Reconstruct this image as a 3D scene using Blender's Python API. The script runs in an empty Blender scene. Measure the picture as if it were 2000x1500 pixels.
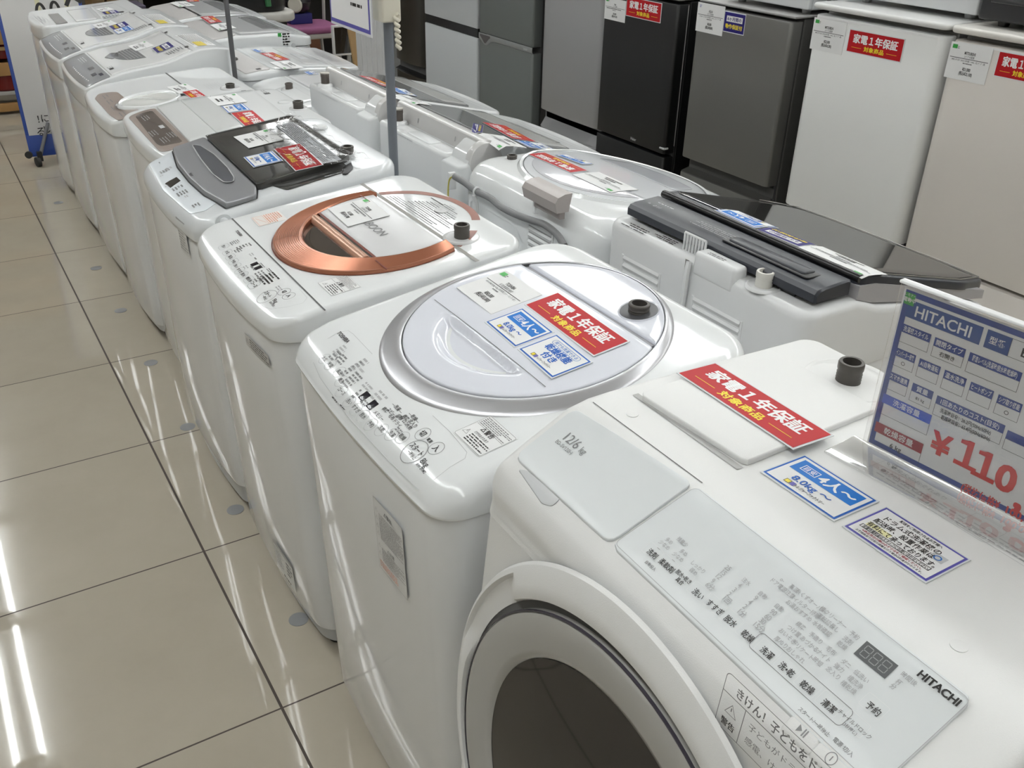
import bpy, math, random
import numpy as np
from mathutils import Vector, Matrix

SC = bpy.context.scene
COL = SC.collection
PI = math.pi

# ------------------------------------------------------------------ camera
FPX = 1823.93
CAM = np.array([-0.34259188, -1.43835293, 1.6009108])
RM = np.array([[0.85236574, -0.52250214, 0.02154435],
               [-0.24059346, -0.4283966, -0.87097138],
               [0.46431394, 0.73720273, -0.49086118]])      # rows: right, down, forward
cd = bpy.data.cameras.new('camera')
cam = bpy.data.objects.new('camera', cd)
COL.objects.link(cam)
cd.sensor_width = 36.0
cd.sensor_fit = 'HORIZONTAL'
cd.lens = FPX / 2000 * 36.0
cd.clip_start = 0.02
mw = Matrix.Identity(4)
for i in range(3):
    mw[i][0] = RM[0][i]; mw[i][1] = -RM[1][i]; mw[i][2] = -RM[2][i]; mw[i][3] = CAM[i]
cam.matrix_world = mw
SC.camera = cam

# ------------------------------------------------------------------ world, exposure
wd = bpy.data.worlds.new('world'); SC.world = wd; wd.use_nodes = True
wd.node_tree.nodes['Background'].inputs[0].default_value = (1, 1, 1, 1)
wd.node_tree.nodes['Background'].inputs[1].default_value = 0.1
SC.view_settings.view_transform = 'Standard'
SC.view_settings.look = 'None'
SC.view_settings.gamma = 1.0
SC.view_settings.use_curve_mapping = False
SC.view_settings.exposure = 0.0
LAMP_STRENGTH = 27.0

# ------------------------------------------------------------------ materials
MATS = {}
def mat(name, col, rough=0.4, metal=0.0, coat=0.0, emit=None, estr=0, noise=0.0, nscale=60, bump=0.0, bscale=200, spec=0.5):
    if name in MATS: return MATS[name]
    m = bpy.data.materials.new(name); m.use_nodes = True
    nt = m.node_tree; b = nt.nodes['Principled BSDF']
    b.inputs['Base Color'].default_value = (*col, 1)
    b.inputs['Roughness'].default_value = rough
    b.inputs['Metallic'].default_value = metal
    b.inputs['Coat Weight'].default_value = coat
    b.inputs['Coat Roughness'].default_value = 0.04
    b.inputs['Specular IOR Level'].default_value = spec
    if emit:
        b.inputs['Emission Color'].default_value = (*emit, 1); b.inputs['Emission Strength'].default_value = estr
    if noise or bump:
        tc = nt.nodes.new('ShaderNodeTexCoord')
    if noise:
        nz = nt.nodes.new('ShaderNodeTexNoise'); nz.inputs['Scale'].default_value = nscale; nz.inputs['Detail'].default_value = 4
        nt.links.new(tc.outputs['Object'], nz.inputs['Vector'])
        mx = nt.nodes.new('ShaderNodeMix'); mx.data_type = 'RGBA'
        mx.inputs[6].default_value = (*[c * (1 - noise) for c in col], 1)
        mx.inputs[7].default_value = (*[min(1, c * (1 + noise)) for c in col], 1)
        nt.links.new(nz.outputs['Fac'], mx.inputs[0]); nt.links.new(mx.outputs[2], b.inputs['Base Color'])
    if bump:
        n2 = nt.nodes.new('ShaderNodeTexNoise'); n2.inputs['Scale'].default_value = bscale; n2.inputs['Detail'].default_value = 2
        nt.links.new(tc.outputs['Object'], n2.inputs['Vector'])
        bp_ = nt.nodes.new('ShaderNodeBump'); bp_.inputs['Strength'].default_value = bump; bp_.inputs['Distance'].default_value = 0.002
        nt.links.new(n2.outputs['Fac'], bp_.inputs['Height']); nt.links.new(bp_.outputs['Normal'], b.inputs['Normal'])
    MATS[name] = m
    return m

def clear_mat(name, tint=(1, 1, 1), gloss=0.12, rough=0.03, alpha=0.0, acol=(.8, .8, .8), bump=0.0, bscale=30):
    """thin clear plastic: see-through with a mirror share, and alpha of a pale body colour"""
    m = bpy.data.materials.new(name); m.use_nodes = True
    nt = m.node_tree; nt.nodes.remove(nt.nodes['Principled BSDF']); out = nt.nodes['Material Output']
    tr = nt.nodes.new('ShaderNodeBsdfTransparent'); tr.inputs[0].default_value = (*tint, 1)
    df = nt.nodes.new('ShaderNodeBsdfDiffuse'); df.inputs[0].default_value = (*acol, 1)
    m1 = nt.nodes.new('ShaderNodeMixShader'); m1.inputs[0].default_value = alpha
    nt.links.new(tr.outputs[0], m1.inputs[1]); nt.links.new(df.outputs[0], m1.inputs[2])
    gl = nt.nodes.new('ShaderNodeBsdfGlossy'); gl.inputs['Roughness'].default_value = rough
    lw = nt.nodes.new('ShaderNodeFresnel'); lw.inputs['IOR'].default_value = 1.45
    ad = nt.nodes.new('ShaderNodeMath'); ad.operation = 'MULTIPLY_ADD'; ad.inputs[1].default_value = .35 + gloss * .5; ad.inputs[2].default_value = gloss * .06
    nt.links.new(lw.outputs[0], ad.inputs[0])
    m2 = nt.nodes.new('ShaderNodeMixShader'); nt.links.new(ad.outputs[0], m2.inputs[0])
    nt.links.new(m1.outputs[0], m2.inputs[1]); nt.links.new(gl.outputs[0], m2.inputs[2])
    nt.links.new(m2.outputs[0], out.inputs['Surface'])
    if bump:
        tc = nt.nodes.new('ShaderNodeTexCoord')
        n2 = nt.nodes.new('ShaderNodeTexNoise'); n2.inputs['Scale'].default_value = bscale; n2.inputs['Detail'].default_value = 1
        nt.links.new(tc.outputs['Object'], n2.inputs['Vector'])
        bp_ = nt.nodes.new('ShaderNodeBump'); bp_.inputs['Strength'].default_value = bump; bp_.inputs['Distance'].default_value = 0.01
        nt.links.new(n2.outputs['Fac'], bp_.inputs['Height'])
        nt.links.new(bp_.outputs['Normal'], gl.inputs['Normal'])
    MATS[name] = m
    return m

WHITE = mat('white_enamel', (.765, .775, .78), .05)
WHITEP = mat('white_plastic', (.79, .805, .81), .10, bump=.015, bscale=60)
WARM = mat('warm_white_plastic', (.765, .765, .755), .42, bump=.12, bscale=900)
SATIN = mat('satin_grey_panel', (.70, .725, .735), .30)
LILAC = mat('pale_lilac_plastic', (.72, .735, .80), .07)
SILVER = mat('silver_paint', (.50, .50, .52), .30, metal=.65)
COPPER = mat('copper_plastic', (.42, .165, .095), .25, metal=.5)
COPPERL = mat('copper_print', (.26, .095, .065), .35)
COPPERD = mat('copper_seam', (.16, .035, .02), .4)
BRONZE = mat('smoked_bronze_window', (.045, .033, .024), .06)
GREY = mat('grey_plastic', (.33, .33, .34), .35)
GREYL = mat('light_grey_plastic', (.52, .53, .54), .3)
GREYW = mat('pale_grey_plastic', (.62, .62, .625), .25)
LID = mat('lid_grey_metallic', (.30, .305, .32), .32, metal=.3)
TAPE = mat('taupe_panel', (.30, .245, .215), .3)
TAPED = mat('dark_taupe_panel', (.125, .105, .092), .2)
BLACK = mat('black_plastic', (.012, .012, .013), .3)
NAVYB = mat('blue_black_plastic', (.022, .025, .034), .32)
BLKGLASS = mat('black_glass', (.024, .024, .024), .05, spec=1.0)
SMOKE = mat('smoked_glass', (.05, .05, .047), .06)
SEAM = mat('seam_shadow_grey', (.10, .10, .10), .6)
RUBBER = mat('dark_rubber', (.03, .03, .03), .7)
BRASS = mat('dark_tap_metal', (.085, .078, .07), .42, metal=.3)
STEEL = mat('steel', (.45, .44, .42), .3, metal=.9)
IVORY = mat('ivory_plastic', (.70, .67, .57), .4)
PAPER = mat('white_paper', (.80, .80, .80), .5, spec=.3)
LAMIN = mat('laminate_edge', (.74, .76, .78), .12)
RED = mat('card_red', (.46, .006, .012), .45, spec=.25)
CBLUE = mat('card_blue', (.004, .16, .56), .45, spec=.25)
CBLUED = mat('card_border_blue', (.012, .11, .46), .45, spec=.25)
NAVY = mat('card_navy', (.02, .014, .16), .45, spec=.25)
SBLUE = mat('sheet_blue', (.018, .07, .28), .3)
SBLUE2 = mat('sheet_royal_blue', (.022, .055, .27), .3)
SRED = mat('sheet_red', (.34, .02, .035), .3)
PRED = mat('price_red', (.62, .03, .025), .3)
YEL = mat('ink_yellow', (.85, .68, .02), .4)
WINK = mat('ink_white', (.86, .86, .86), .35)
BINK = mat('ink_black', (.02, .018, .018), .4)
GINK = mat('ink_grey', (.20, .20, .205), .4)
LINK = mat('ink_pale_grey', (.42, .42, .43), .4)
OINK = mat('ink_orange', (.70, .22, .11), .4)
BLUEINK = mat('ink_blue', (.03, .17, .52), .4)
PURP = mat('ink_purple', (.10, .09, .40), .4)
GREEN = mat('ink_green', (.04, .36, .06), .4)
DISP = mat('display_black', (.012, .011, .018), .08)

# ------------------------------------------------------------------ mesh builder
class MB:
    def __init__(s): s.v = []; s.f = []; s.m = []; s.mats = []
    def mi(s, m):
        if m not in s.mats: s.mats.append(m)
        return s.mats.index(m)
    def add(s, vs, fs, m):
        o = len(s.v); s.v += [tuple(map(float, p)) for p in vs]; k = s.mi(m)
        for f in fs: s.f.append(tuple(i + o for i in f)); s.m.append(k)
        return s
    def build(s, name, parent=None, angle=40, flip=False):
        me = bpy.data.meshes.new(name)
        v = np.array(s.v)
        if parent is None: org = np.array([(v[:, 0].min() + v[:, 0].max()) / 2, (v[:, 1].min() + v[:, 1].max()) / 2, v[:, 2].min()])
        else:
            r = parent
            while r.parent: r = r.parent
            org = np.array(r.location)
        me.from_pydata([tuple(p) for p in (v - org)], [], [f[::-1] for f in s.f] if flip else s.f)
        for m in s.mats: me.materials.append(m)
        me.polygons.foreach_set('material_index', s.m)
        me.shade_smooth()
        me.set_sharp_from_angle(angle=math.radians(angle))
        me.update()
        o = bpy.data.objects.new(name, me); COL.objects.link(o)
        if parent is None: o.location = org
        else: o.parent = parent
        return o

def thing(name, loc, label, cat, group=None):
    o = bpy.data.objects.new(name, None); COL.objects.link(o); o.empty_display_size = .05
    o.location = loc; o['label'] = label; o['category'] = cat
    if group: o['group'] = group
    return o
def tag(o, label, cat, group=None):
    o['label'] = label; o['category'] = cat
    if group: o['group'] = group
    return o
def struct(o): o['kind'] = 'structure'; return o

def loft(mb, rings, m, closed=True, cap0=False, cap1=False):
    n = len(rings[0]); vs = [p for r in rings for p in r]; fs = []
    for a in range(len(rings) - 1):
        for i in range(n if closed else n - 1):
            j = (i + 1) % n
            fs.append((a * n + i, a * n + j, (a + 1) * n + j, (a + 1) * n + i))
    if cap0: fs.append(tuple(range(n))[::-1])
    if cap1: fs.append(tuple(range((len(rings) - 1) * n, len(rings) * n)))
    mb.add(vs, fs, m); return mb

def rrect(w, h, r, n=5):
    """rounded rectangle, centred, counter-clockwise"""
    r = max(min(r, w / 2 - 1e-5, h / 2 - 1e-5), 1e-5); P = []
    for cx, cy, a0 in ((w/2-r, -h/2+r, -90), (w/2-r, h/2-r, 0), (-w/2+r, h/2-r, 90), (-w/2+r, -h/2+r, 180)):
        for k in range(n + 1):
            a = math.radians(a0 + 90 * k / n); P.append((cx + r * math.cos(a), cy + r * math.sin(a)))
    return P

def rbox(mb, x0, x1, y0, y1, z0, z1, r, m, rc=None, n=4):
    """box with filleted vertical corners (rc) and filleted top and bottom rims (r)"""
    rc = r if rc is None else rc
    cx, cy, w, h = (x0+x1)/2, (y0+y1)/2, x1-x0, y1-y0
    rings = []
    def ring(ins, z): return [(cx + p[0], cy + p[1], z) for p in rrect(w - 2*ins, h - 2*ins, max(rc - ins, .0005), n)]
    for k in range(n + 1):
        a = PI/2 * k / n; rings.append(ring(r * (1 - math.sin(a)), z0 + r * (1 - math.cos(a))))
    for k in range(n + 1):
        a = PI/2 * k / n; rings.append(ring(r * (1 - math.cos(a)), z1 - r * (1 - math.sin(a))))
    return loft(mb, rings, m, cap0=True, cap1=True)

def fbox(mb, fr, u0, u1, v0, v1, h0, h1, r, m, n=3):
    """rounded slab in a frame's coordinates"""
    cu, cv, w, h = (u0+u1)/2, (v0+v1)/2, u1-u0, v1-v0; rings = []
    e = min(r, (h1 - h0) * .9)
    def ring(ins, z): return [fr(cu + p[0], cv + p[1], z) for p in rrect(w - 2*ins, h - 2*ins, max(r - ins, .0003), 4)]
    rings.append(ring(0, h0))
    for k in range(n + 1):
        a = PI/2 * k / n; rings.append(ring(e * (1 - math.cos(a)), h1 - e * (1 - math.sin(a))))
    return loft(mb, rings, m, cap0=True, cap1=True)

def tube(mb, path, r, m, n=10, caps=True):
    P = [Vector(p) for p in path]; rings = []; up = Vector((0, 0, 1)); prev = None
    for i, p in enumerate(P):
        t = (P[min(i + 1, len(P) - 1)] - P[max(i - 1, 0)]).normalized()
        if prev is None:
            a = up if abs(t.z) < .95 else Vector((1, 0, 0)); u = t.cross(a).normalized()
        else: u = (prev - t * prev.dot(t)).normalized()
        prev = u; w = t.cross(u); rr = r[i] if isinstance(r, (list, tuple)) else r
        rings.append([p + (u * math.cos(2*PI*k/n) + w * math.sin(2*PI*k/n)) * rr for k in range(n)])
    return loft(mb, rings, m, cap0=caps, cap1=caps)

def lathe(mb, c, prof, m, n=24, ax=(0, 0, 1), cap0=True, cap1=True):
    a = Vector(ax).normalized(); b = Vector((1, 0, 0)) if abs(a.x) < .9 else Vector((0, 1, 0))
    u = a.cross(b).normalized(); w = a.cross(u); c = Vector(c)
    rings = [[c + a * z + (u * math.cos(2*PI*k/n) + w * math.sin(2*PI*k/n)) * r for k in range(n)] for r, z in prof]
    return loft(mb, rings, m, cap0=cap0, cap1=cap1)

def spline(pts, n=8):
    """Catmull-Rom through pts"""
    P = [np.array(p, float) for p in pts]; P = [2*P[0]-P[1]] + P + [2*P[-1]-P[-2]]; out = []
    for i in range(1, len(P) - 2):
        for k in range(n):
            t = k / n; a, b, c, d = P[i-1], P[i], P[i+1], P[i+2]
            out.append(.5 * (2*b + (c-a)*t + (2*a-5*b+4*c-d)*t*t + (3*b-a-3*c+d)*t**3))
    out.append(P[-2]); return out

def resample(pts, n):
    P = np.array([p[:2] for p in pts], float); Q = np.vstack([P, P[:1]])
    s = np.r_[0, np.cumsum(np.hypot(*np.diff(Q, axis=0).T))]; t = np.linspace(0, s[-1], n, endpoint=False)
    return np.stack([np.interp(t, s, Q[:, 0]), np.interp(t, s, Q[:, 1])], 1)

def ccw(P):
    P = np.array(P, float); x, y = P[:, 0], P[:, 1]
    return P if (x * np.roll(y, -1) - np.roll(x, -1) * y).sum() > 0 else P[::-1]

def roundpoly(pts, r, n=6):
    P = ccw(pts); out = []; N = len(P)
    for i in range(N):
        a, b, c = P[i-1], P[i], P[(i+1) % N]
        d1 = (a - b) / np.linalg.norm(a - b); d2 = (c - b) / np.linalg.norm(c - b)
        l = min(r[i] if isinstance(r, (list, tuple)) else r, np.linalg.norm(a-b)*.48, np.linalg.norm(c-b)*.48)
        p0, p1 = b + d1 * l, b + d2 * l
        for k in range(n + 1):
            t = k / n; out.append((1-t)**2 * p0 + 2*t*(1-t) * b + t*t * p1)
    return np.array(out)

def inset(P, d):
    """move a closed ccw outline inwards by d (normals from neighbours)"""
    T = np.roll(P, -1, 0) - np.roll(P, 1, 0); T /= np.linalg.norm(T, axis=1)[:, None] + 1e-12
    return P + np.stack([-T[:, 1], T[:, 0]], 1) * d

# ------------------------------------------------------------------ rays of the photograph, frames, surfaces
def ray(px): return np.array([(px[0]-1000)/FPX, (px[1]-750)/FPX, 1.0]) @ RM
def on(px, axis, v):
    d = ray(px); return CAM + (v - CAM[axis]) / d[axis] * d
def hit_z(px, zf):
    d = ray(px); lo, hi = .15, 14.0
    for _ in range(48):
        m = (lo + hi) / 2; p = CAM + m * d
        if p[2] > zf(p[0], p[1]): lo = m
        else: hi = m
    return CAM + lo * d

class Surf:
    """a height field z(x, y): profile along x, smoothed, with a crown across y"""
    def __init__(s, prof, yc=0, hw=1, crown=0, sm=.012, extra=None):
        s.xs = [p[0] for p in prof]; s.zs = [p[1] for p in prof]; s.yc, s.hw, s.crown, s.sm, s.extra = yc, hw, crown, sm, extra
    def z(s, x, y):
        z = np.mean([np.interp(x + k * s.sm, s.xs, s.zs) for k in (-1, -.5, 0, .5, 1)])
        z += s.crown * (1 - ((y - s.yc) / s.hw) ** 2)
        if s.extra: z += s.extra(x, y)
        return float(z)
    def hit(s, px, h=0): return hit_z(px, lambda x, y: s.z(x, y) + h)
    def fr(s, p, U=(0, -1), h=0):
        if len(p) == 2 and abs(p[0]) > 20: p = s.hit(p, h)
        U = np.array(U, float); U /= np.linalg.norm(U); V = np.array([-U[1], U[0]])
        if s.z is None: pass
        def f(u, v, hh=0):
            x = p[0] + u*U[0] + v*V[0]; y = p[1] + u*U[1] + v*V[1]; return (x, y, s.z(x, y) + h + hh)
        f.U, f.V, f.c = U, V, p
        return f
    def rect(s, px4, h=0):
        """frame and size of the rectangle whose TL, TR, BR, BL corners are seen at px4"""
        P = [s.hit(p, h)[:2] for p in px4]
        U = (P[1] - P[0]) + (P[2] - P[3]); U /= np.linalg.norm(U); V = np.array([-U[1], U[0]])
        w = ((P[1]-P[0]) @ U + (P[2]-P[3]) @ U) / 2; hh = ((P[0]-P[3]) @ V + (P[1]-P[2]) @ V) / 2
        return s.fr(sum(P) / 4, U, h), w, hh
    def poly(s, pxs, h=0): return [s.hit(p, h)[:2] for p in pxs]

def plane_fr(c, U, V):
    c = np.array(c, float); U = np.array(U, float); U /= np.linalg.norm(U); V = np.array(V, float); V -= U * (U @ V); V /= np.linalg.norm(V); N = np.cross(U, V)
    def f(u, v, h=0): return tuple(c + u*U + v*V + h*N)
    f.U, f.V, f.N, f.c = U, V, N, c
    return f
def plane_rect(px4, axis, val, U=None):
    """frame and size of a rectangle on the plane coordinate[axis] = val, from its TL, TR, BR, BL pixels"""
    P = [on(p, axis, val) for p in px4]
    U = (P[1]-P[0]) + (P[2]-P[3]) if U is None else np.array(U, float); U /= np.linalg.norm(U)
    V = (P[0]-P[3]) + (P[1]-P[2]); f = plane_fr(sum(P)/4, U, V)
    w = ((P[1]-P[0]) @ f.U + (P[2]-P[3]) @ f.U) / 2; h = ((P[0]-P[3]) @ f.V + (P[1]-P[2]) @ f.V) / 2
    return f, w, h

# ------------------------------------------------------------------ lettering and printed marks
_TX = {}
def text_geo(s, bold=0.0):
    k = (s, bold)
    if k not in _TX:
        cu = bpy.data.curves.new('t', 'FONT'); cu.body = s; cu.size = 1; cu.offset = bold; cu.resolution_u = 3; cu.fill_mode = 'FRONT'
        o = bpy.data.objects.new('t', cu); COL.objects.link(o)
        me = o.evaluated_get(bpy.context.evaluated_depsgraph_get()).to_mesh()
        v = np.array([tuple(p.co)[:2] for p in me.vertices]); f = [tuple(p.vertices) for p in me.polygons]
        bpy.data.objects.remove(o); bpy.data.curves.remove(cu)
        x0, x1 = v[:, 0].min(), v[:, 0].max(); v[:, 0] -= (x0 + x1) / 2; v[:, 1] -= .36
        _TX[k] = (v, f, x1 - x0)
    return _TX[k]
def text(mb, fr, s, u, v, size, m, bold=0.0, h=.0006, width=None, al='c', sx=1.0):
    extra = max(0.0, bold - .01); g, f, w = text_geo(s, round(min(bold, .01), 4))
    kx = size * sx if width is None else width / w
    off = 0 if al == 'c' else (w * kx / 2 if al == 'l' else -w * kx / 2)
    sh = ((0, 0),) if extra < .004 else ((-extra, -extra*.5), (extra, -extra*.5), (-extra, extra*.5), (extra, extra*.5)) if size > .008 else ((-extra, 0), (extra, 0))
    for i, (a, b) in enumerate(sh): mb.add([fr(u + off + (p[0] + a)*kx, v + (p[1] + b)*size, h + i*2e-5) for p in g], f, m)
def prect(mb, fr, u0, u1, v0, v1, m, h=.0004, nu=1, nv=1):
    vs = [fr(u0 + (u1-u0)*i/nu, v0 + (v1-v0)*j/nv, h) for j in range(nv+1) for i in range(nu+1)]
    fs = [(j*(nu+1)+i, j*(nu+1)+i+1, (j+1)*(nu+1)+i+1, (j+1)*(nu+1)+i) for j in range(nv) for i in range(nu)]
    mb.add(vs, fs, m)
def pframe(mb, fr, u0, u1, v0, v1, t, m, h=.0005):
    prect(mb, fr, u0, u1, v0, v0+t, m, h); prect(mb, fr, u0, u1, v1-t, v1, m, h)
    prect(mb, fr, u0, u0+t, v0+t, v1-t, m, h); prect(mb, fr, u1-t, u1, v0+t, v1-t, m, h)
def pline(mb, fr, pts, t, m, closed=True, h=.0005):
    """ribbon of width t along pts (u, v)"""
    P = np.array(pts, float); n = len(P)
    T = (np.roll(P, -1, 0) - np.roll(P, 1, 0)) if closed else np.gradient(P, axis=0)
    T /= np.linalg.norm(T, axis=1)[:, None] + 1e-12; N = np.stack([-T[:, 1], T[:, 0]], 1) * t / 2
    loft(mb, [[fr(*(P[i]+N[i]), h) for i in range(n)], [fr(*(P[i]-N[i]), h) for i in range(n)]], m, closed=closed)
def pround(mb, fr, u, v, w, hh, r, t, m, h=.0005):
    pline(mb, fr, [(u+p[0], v+p[1]) for p in rrect(w, hh, r, 6)], t, m, True, h)
def scrib(mb, fr, u0, u1, v0, v1, rows, m, seed=0, fill=.5, h=.0005, dens=1.0):
    """rows of tiny illegible print"""
    R = random.Random(seed); dv = (v1 - v0) / rows
    for r in range(rows):
        u = u0; v = v1 - (r + .5) * dv; end = u1 - (u1 - u0) * (R.random() * .35 if R.random() < .5 else 0)
        while u < end:
            l = dv * R.uniform(.5, 2.2)
            prect(mb, fr, u, min(u + l, end), v - dv*fill/2, v + dv*fill/2, m, h)
            u += l + dv * R.uniform(.15, .5) / dens
def tri(mb, fr, u, v, s, m, t=.0012):
    pline(mb, fr, [(u - s/2, v - s*.43), (u + s/2, v - s*.43), (u, v + s*.43)], t, m)
    prect(mb, fr, u - t/2, u + t/2, v - s*.12, v + s*.18, m, .0005)

def patch(mb, surf, poly, h, th, m, e=.002, n=6, N=96, zfun=None):
    """a slab draped on surf: rim from h-th up to h, filleted, filled towards its centre"""
    P = resample(ccw(poly), N); zf = zfun or surf.z; rings = [[(x, y, zf(x, y) + h - th) for x, y in P]]
    for k in range(4):
        a = PI/2 * k / 3; Q = inset(P, e * (1 - math.cos(a)))
        rings.append([(x, y, zf(x, y) + h - e * (1 - math.sin(a))) for x, y in Q])
    c = Q.mean(0)
    for k in range(1, n):
        t = 1 - k / n; rings.append([(x, y, zf(x, y) + h) for x, y in c + (Q - c) * t])
    loft(mb, rings, m)
    o = len(mb.v); mb.add([(c[0], c[1], zf(c[0], c[1]) + h)], [], m); k = mb.mi(m)
    for i in range(N): mb.f.append((o - N + i, o - N + (i+1) % N, o)); mb.m.append(k)
    return mb
def band(mb, surf, inner, outer, prof, m, N=120):
    """ring between two outlines; prof lists (0..1 from inner to outer, height)"""
    A = np.array(inner); B = np.array(outer)
    loft(mb, [[(x, y, surf.z(x, y) + h) for x, y in A + (B - A) * f] for f, h in prof][::-1], m)
def circ(cx, cy, r, n=96, ry=None, a0=0, a1=360, close=True):
    ry = ry or r; k = n if close else n - 1
    return np.array([(cx + r*math.cos(math.radians(a0 + (a1-a0)*i/k)), cy + ry*math.sin(math.radians(a0 + (a1-a0)*i/k))) for i in range(n)])

# ------------------------------------------------------------------ a washing machine's shell
class Washer:
    def __init__(s, name, label, cat, face, xf, D, y0, y1, prof, xfb=None, seam=.84, rf=.05, rb=.05, bulge=.012, crown=0, e=.022, group=None,
                 zb=.065, bodymat=None, capmat=None, basemat=None, extra=None, sm=.012, lip=.003, foot=True, capinset=0, seamless=False):
        s.face, s.xf, s.D, s.y0, s.y1 = face, xf, D, y0, y1; s.yc = (y0+y1)/2; s.hw = (y1-y0)/2; s.rf, s.rb, s.bulge = rf, rb, bulge
        s.surf = Surf(prof, s.yc, s.hw, crown, sm, extra); s.lean = (xfb if xfb is not None else xf) - xf; s.zref = prof[0][1]
        s.root = thing(name, (xf - face * D / 2, s.yc, 0), label, cat, group)
        sf = seam if callable(seam) else (lambda x, y: seam)
        bm, cm, gm = bodymat or WHITE, capmat or WHITEP, basemat or GREYL
        # body
        mb = MB(); rings = []
        P = s.outline(.0015)
        for t in (0, .02, .25, .5, .75, .98, 1):
            Q = inset(P, .004 if t == 0 else 0); rings.append([s.lv(x, y, zb + (sf(x, y) - (.002 if seamless else .0045) - zb) * t) for x, y in (inset(Q, .003) if t == 1 and not seamless else Q)])
        loft(mb, rings, bm, cap0=True)
        s.body = mb.build('body', s.root)
        # base and feet
        mb = MB(); P = s.outline(.022); loft(mb, [[s.lv(x, y, z) for x, y in P] for z in (.022, zb + .003)], gm, cap0=True)
        s.base = mb.build('base', s.root)
        if foot:
            for ax in (.07, D - .07):
                for yy in (y0 + .07, y1 - .07):
                    mb = MB(); x = xf - face * ax; lathe(mb, (x + s.lean, yy, 0), [(.024, 0), (.026, .006), (.022, .012), (.018, .026)], RUBBER, 14); mb.build('foot', s.root)
        # top cover
        mb = MB(); P = s.outline(-lip); rings = []; zf = s.surf.z
        if not seamless:
            rings.append([(x, y, sf(x, y) - .001) for x, y in inset(P, .012)])
            rings.append([(x, y, sf(x, y) - .001) for x, y in inset(P, .001)])
        else: rings.append([s.lv(x, y, sf(x, y) - .012) for x, y in inset(P, .0006)])
        rings.append([(x, y, sf(x, y) + .003) for x, y in P])
        for t in (.25, .6, 1.0): rings.append([(x, y, sf(x, y) + .003 + (max(zf(x, y) - e, sf(x, y) + .004) - sf(x, y) - .003) * t) for x, y in inset(P, capinset * t)])
        P = inset(P, capinset)
        for k in range(1, 7):
            a = PI/2 * k / 6; Q = inset(P, e * (1 - math.cos(a)))
            rings.append([(x, y, max(zf(x, y) - e * (1 - math.sin(a)), sf(x, y) + .0045)) for x, y in Q])
        c = Q.mean(0)
        for k in range(1, 14): rings.append([(x, y, zf(x, y)) for x, y in c + (Q - c) * (1 - k / 14)])
        rings.append([(x, y, zf(x, y)) for x, y in c + (Q - c) * .01])
        loft(mb, rings, cm, cap1=True)
        s.cap = mb.build('top_cover', s.root)
    def lv(s, x, y, z):
        a = (s.xf - x) * s.face        # depth behind the front
        return (x + s.lean * (1 - z / s.zref) * max(0, 1 - a / (s.D * .5)), y, z)
    def outline(s, ins=0):
        """plan outline, counter-clockwise, front bulged"""
        D, W = s.D - 2*ins, 2*s.hw - 2*ins; n = 8; P = []
        def seg(a, b, k): return [(a[0] + (b[0]-a[0])*i/k, a[1] + (b[1]-a[1])*i/k) for i in range(k)]
        def arc(cx, cy, r, a0): return [(cx + r*math.cos(math.radians(a0 + 90*i/n)), cy + r*math.sin(math.radians(a0 + 90*i/n))) for i in range(n)]
        rf, rb = s.rf, s.rb; h = W / 2
        P += seg((0, h - rf), (0, -h + rf), 14) + arc(rf, -h + rf, rf, 180) + seg((rf, -h), (D - rb, -h), 16) + arc(D - rb, -h + rb, rb, 270)
        P += seg((D, -h + rb), (D, h - rb), 8) + arc(D - rb, h - rb, rb, 0) + seg((D - rb, h), (rf, h), 16) + arc(rf, h - rf, rf, 90)
        out = []
        for a, y in P:
            a2 = a + s.bulge * (y / h) ** 2 * (1 - a / D) + ins
            out.append((s.xf - s.face * a2, s.yc + y))
        return ccw(out)
    def front_fr(s, px, U=None):
        """frame on the front wall where the pixel px meets it"""
        f = lambda y, z: s.xf - s.face * s.bulge * ((y - s.yc) / s.hw) ** 2 + s.lean * (1 - z / s.zref)
        d = ray(px); p = on(px, 0, s.xf)
        for _ in range(8): p = on(px, 0, f(p[1], p[2]))
        y_, z_ = p[1], p[2]
        def fr(u, v, h=0):
            y = y_ + u * s.face; z = z_ + v; return (f(y, z) + s.face * (h + .0012), y, z)
        fr.c = p
        return fr
    def hit(s, px, h=0): return s.surf.hit(px, h)
    def poly(s, pxs, m=.007):
        xa, xb = sorted((s.xf - s.face * m, s.xf - s.face * (s.D - m)))
        return [np.array([min(max(p[0], xa), xb), min(max(p[1], s.y0 + m), s.y1 - m)]) for p in s.surf.poly(pxs)]
    def T(s, mb, px, txt, size, m, bold=0.0, h=0, U=None, **k):
        text(mb, s.surf.fr(px, U or (0, s.face), h), txt, 0, 0, size, m, bold, **k)

def inlet(root, c, zs, h=.035, r=.0155, well=.033, m=None, wm=None):
    """threaded water inlet standing in a shallow round well"""
    mb = MB(); m = m or BRASS
    prof = [(r*.95, 0)]
    k = int(h * .62 / .004)
    for i in range(k): prof += [(r, .002 + i*.004), (r*.93, .004 + i*.004)]
    prof += [(r*1.02, .004 + k*.004), (r*1.02, h - .002), (r*.95, h), (r*.72, h), (r*.70, h - .012), (.001, h - .012)]
    lathe(mb, (c[0], c[1], zs), prof, m, 22)
    o = mb.build('water_inlet', root, 60)
    if well:
        mb = MB(); lathe(mb, (c[0], c[1], zs), [(well*.8, .0012), (well*.93, .0016), (well, .004), (well*1.1, .002), (well*1.13, -.002)], wm or GREYW, 32, cap1=False)
        mb.build('inlet_well', root, 60)
    return o

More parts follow.
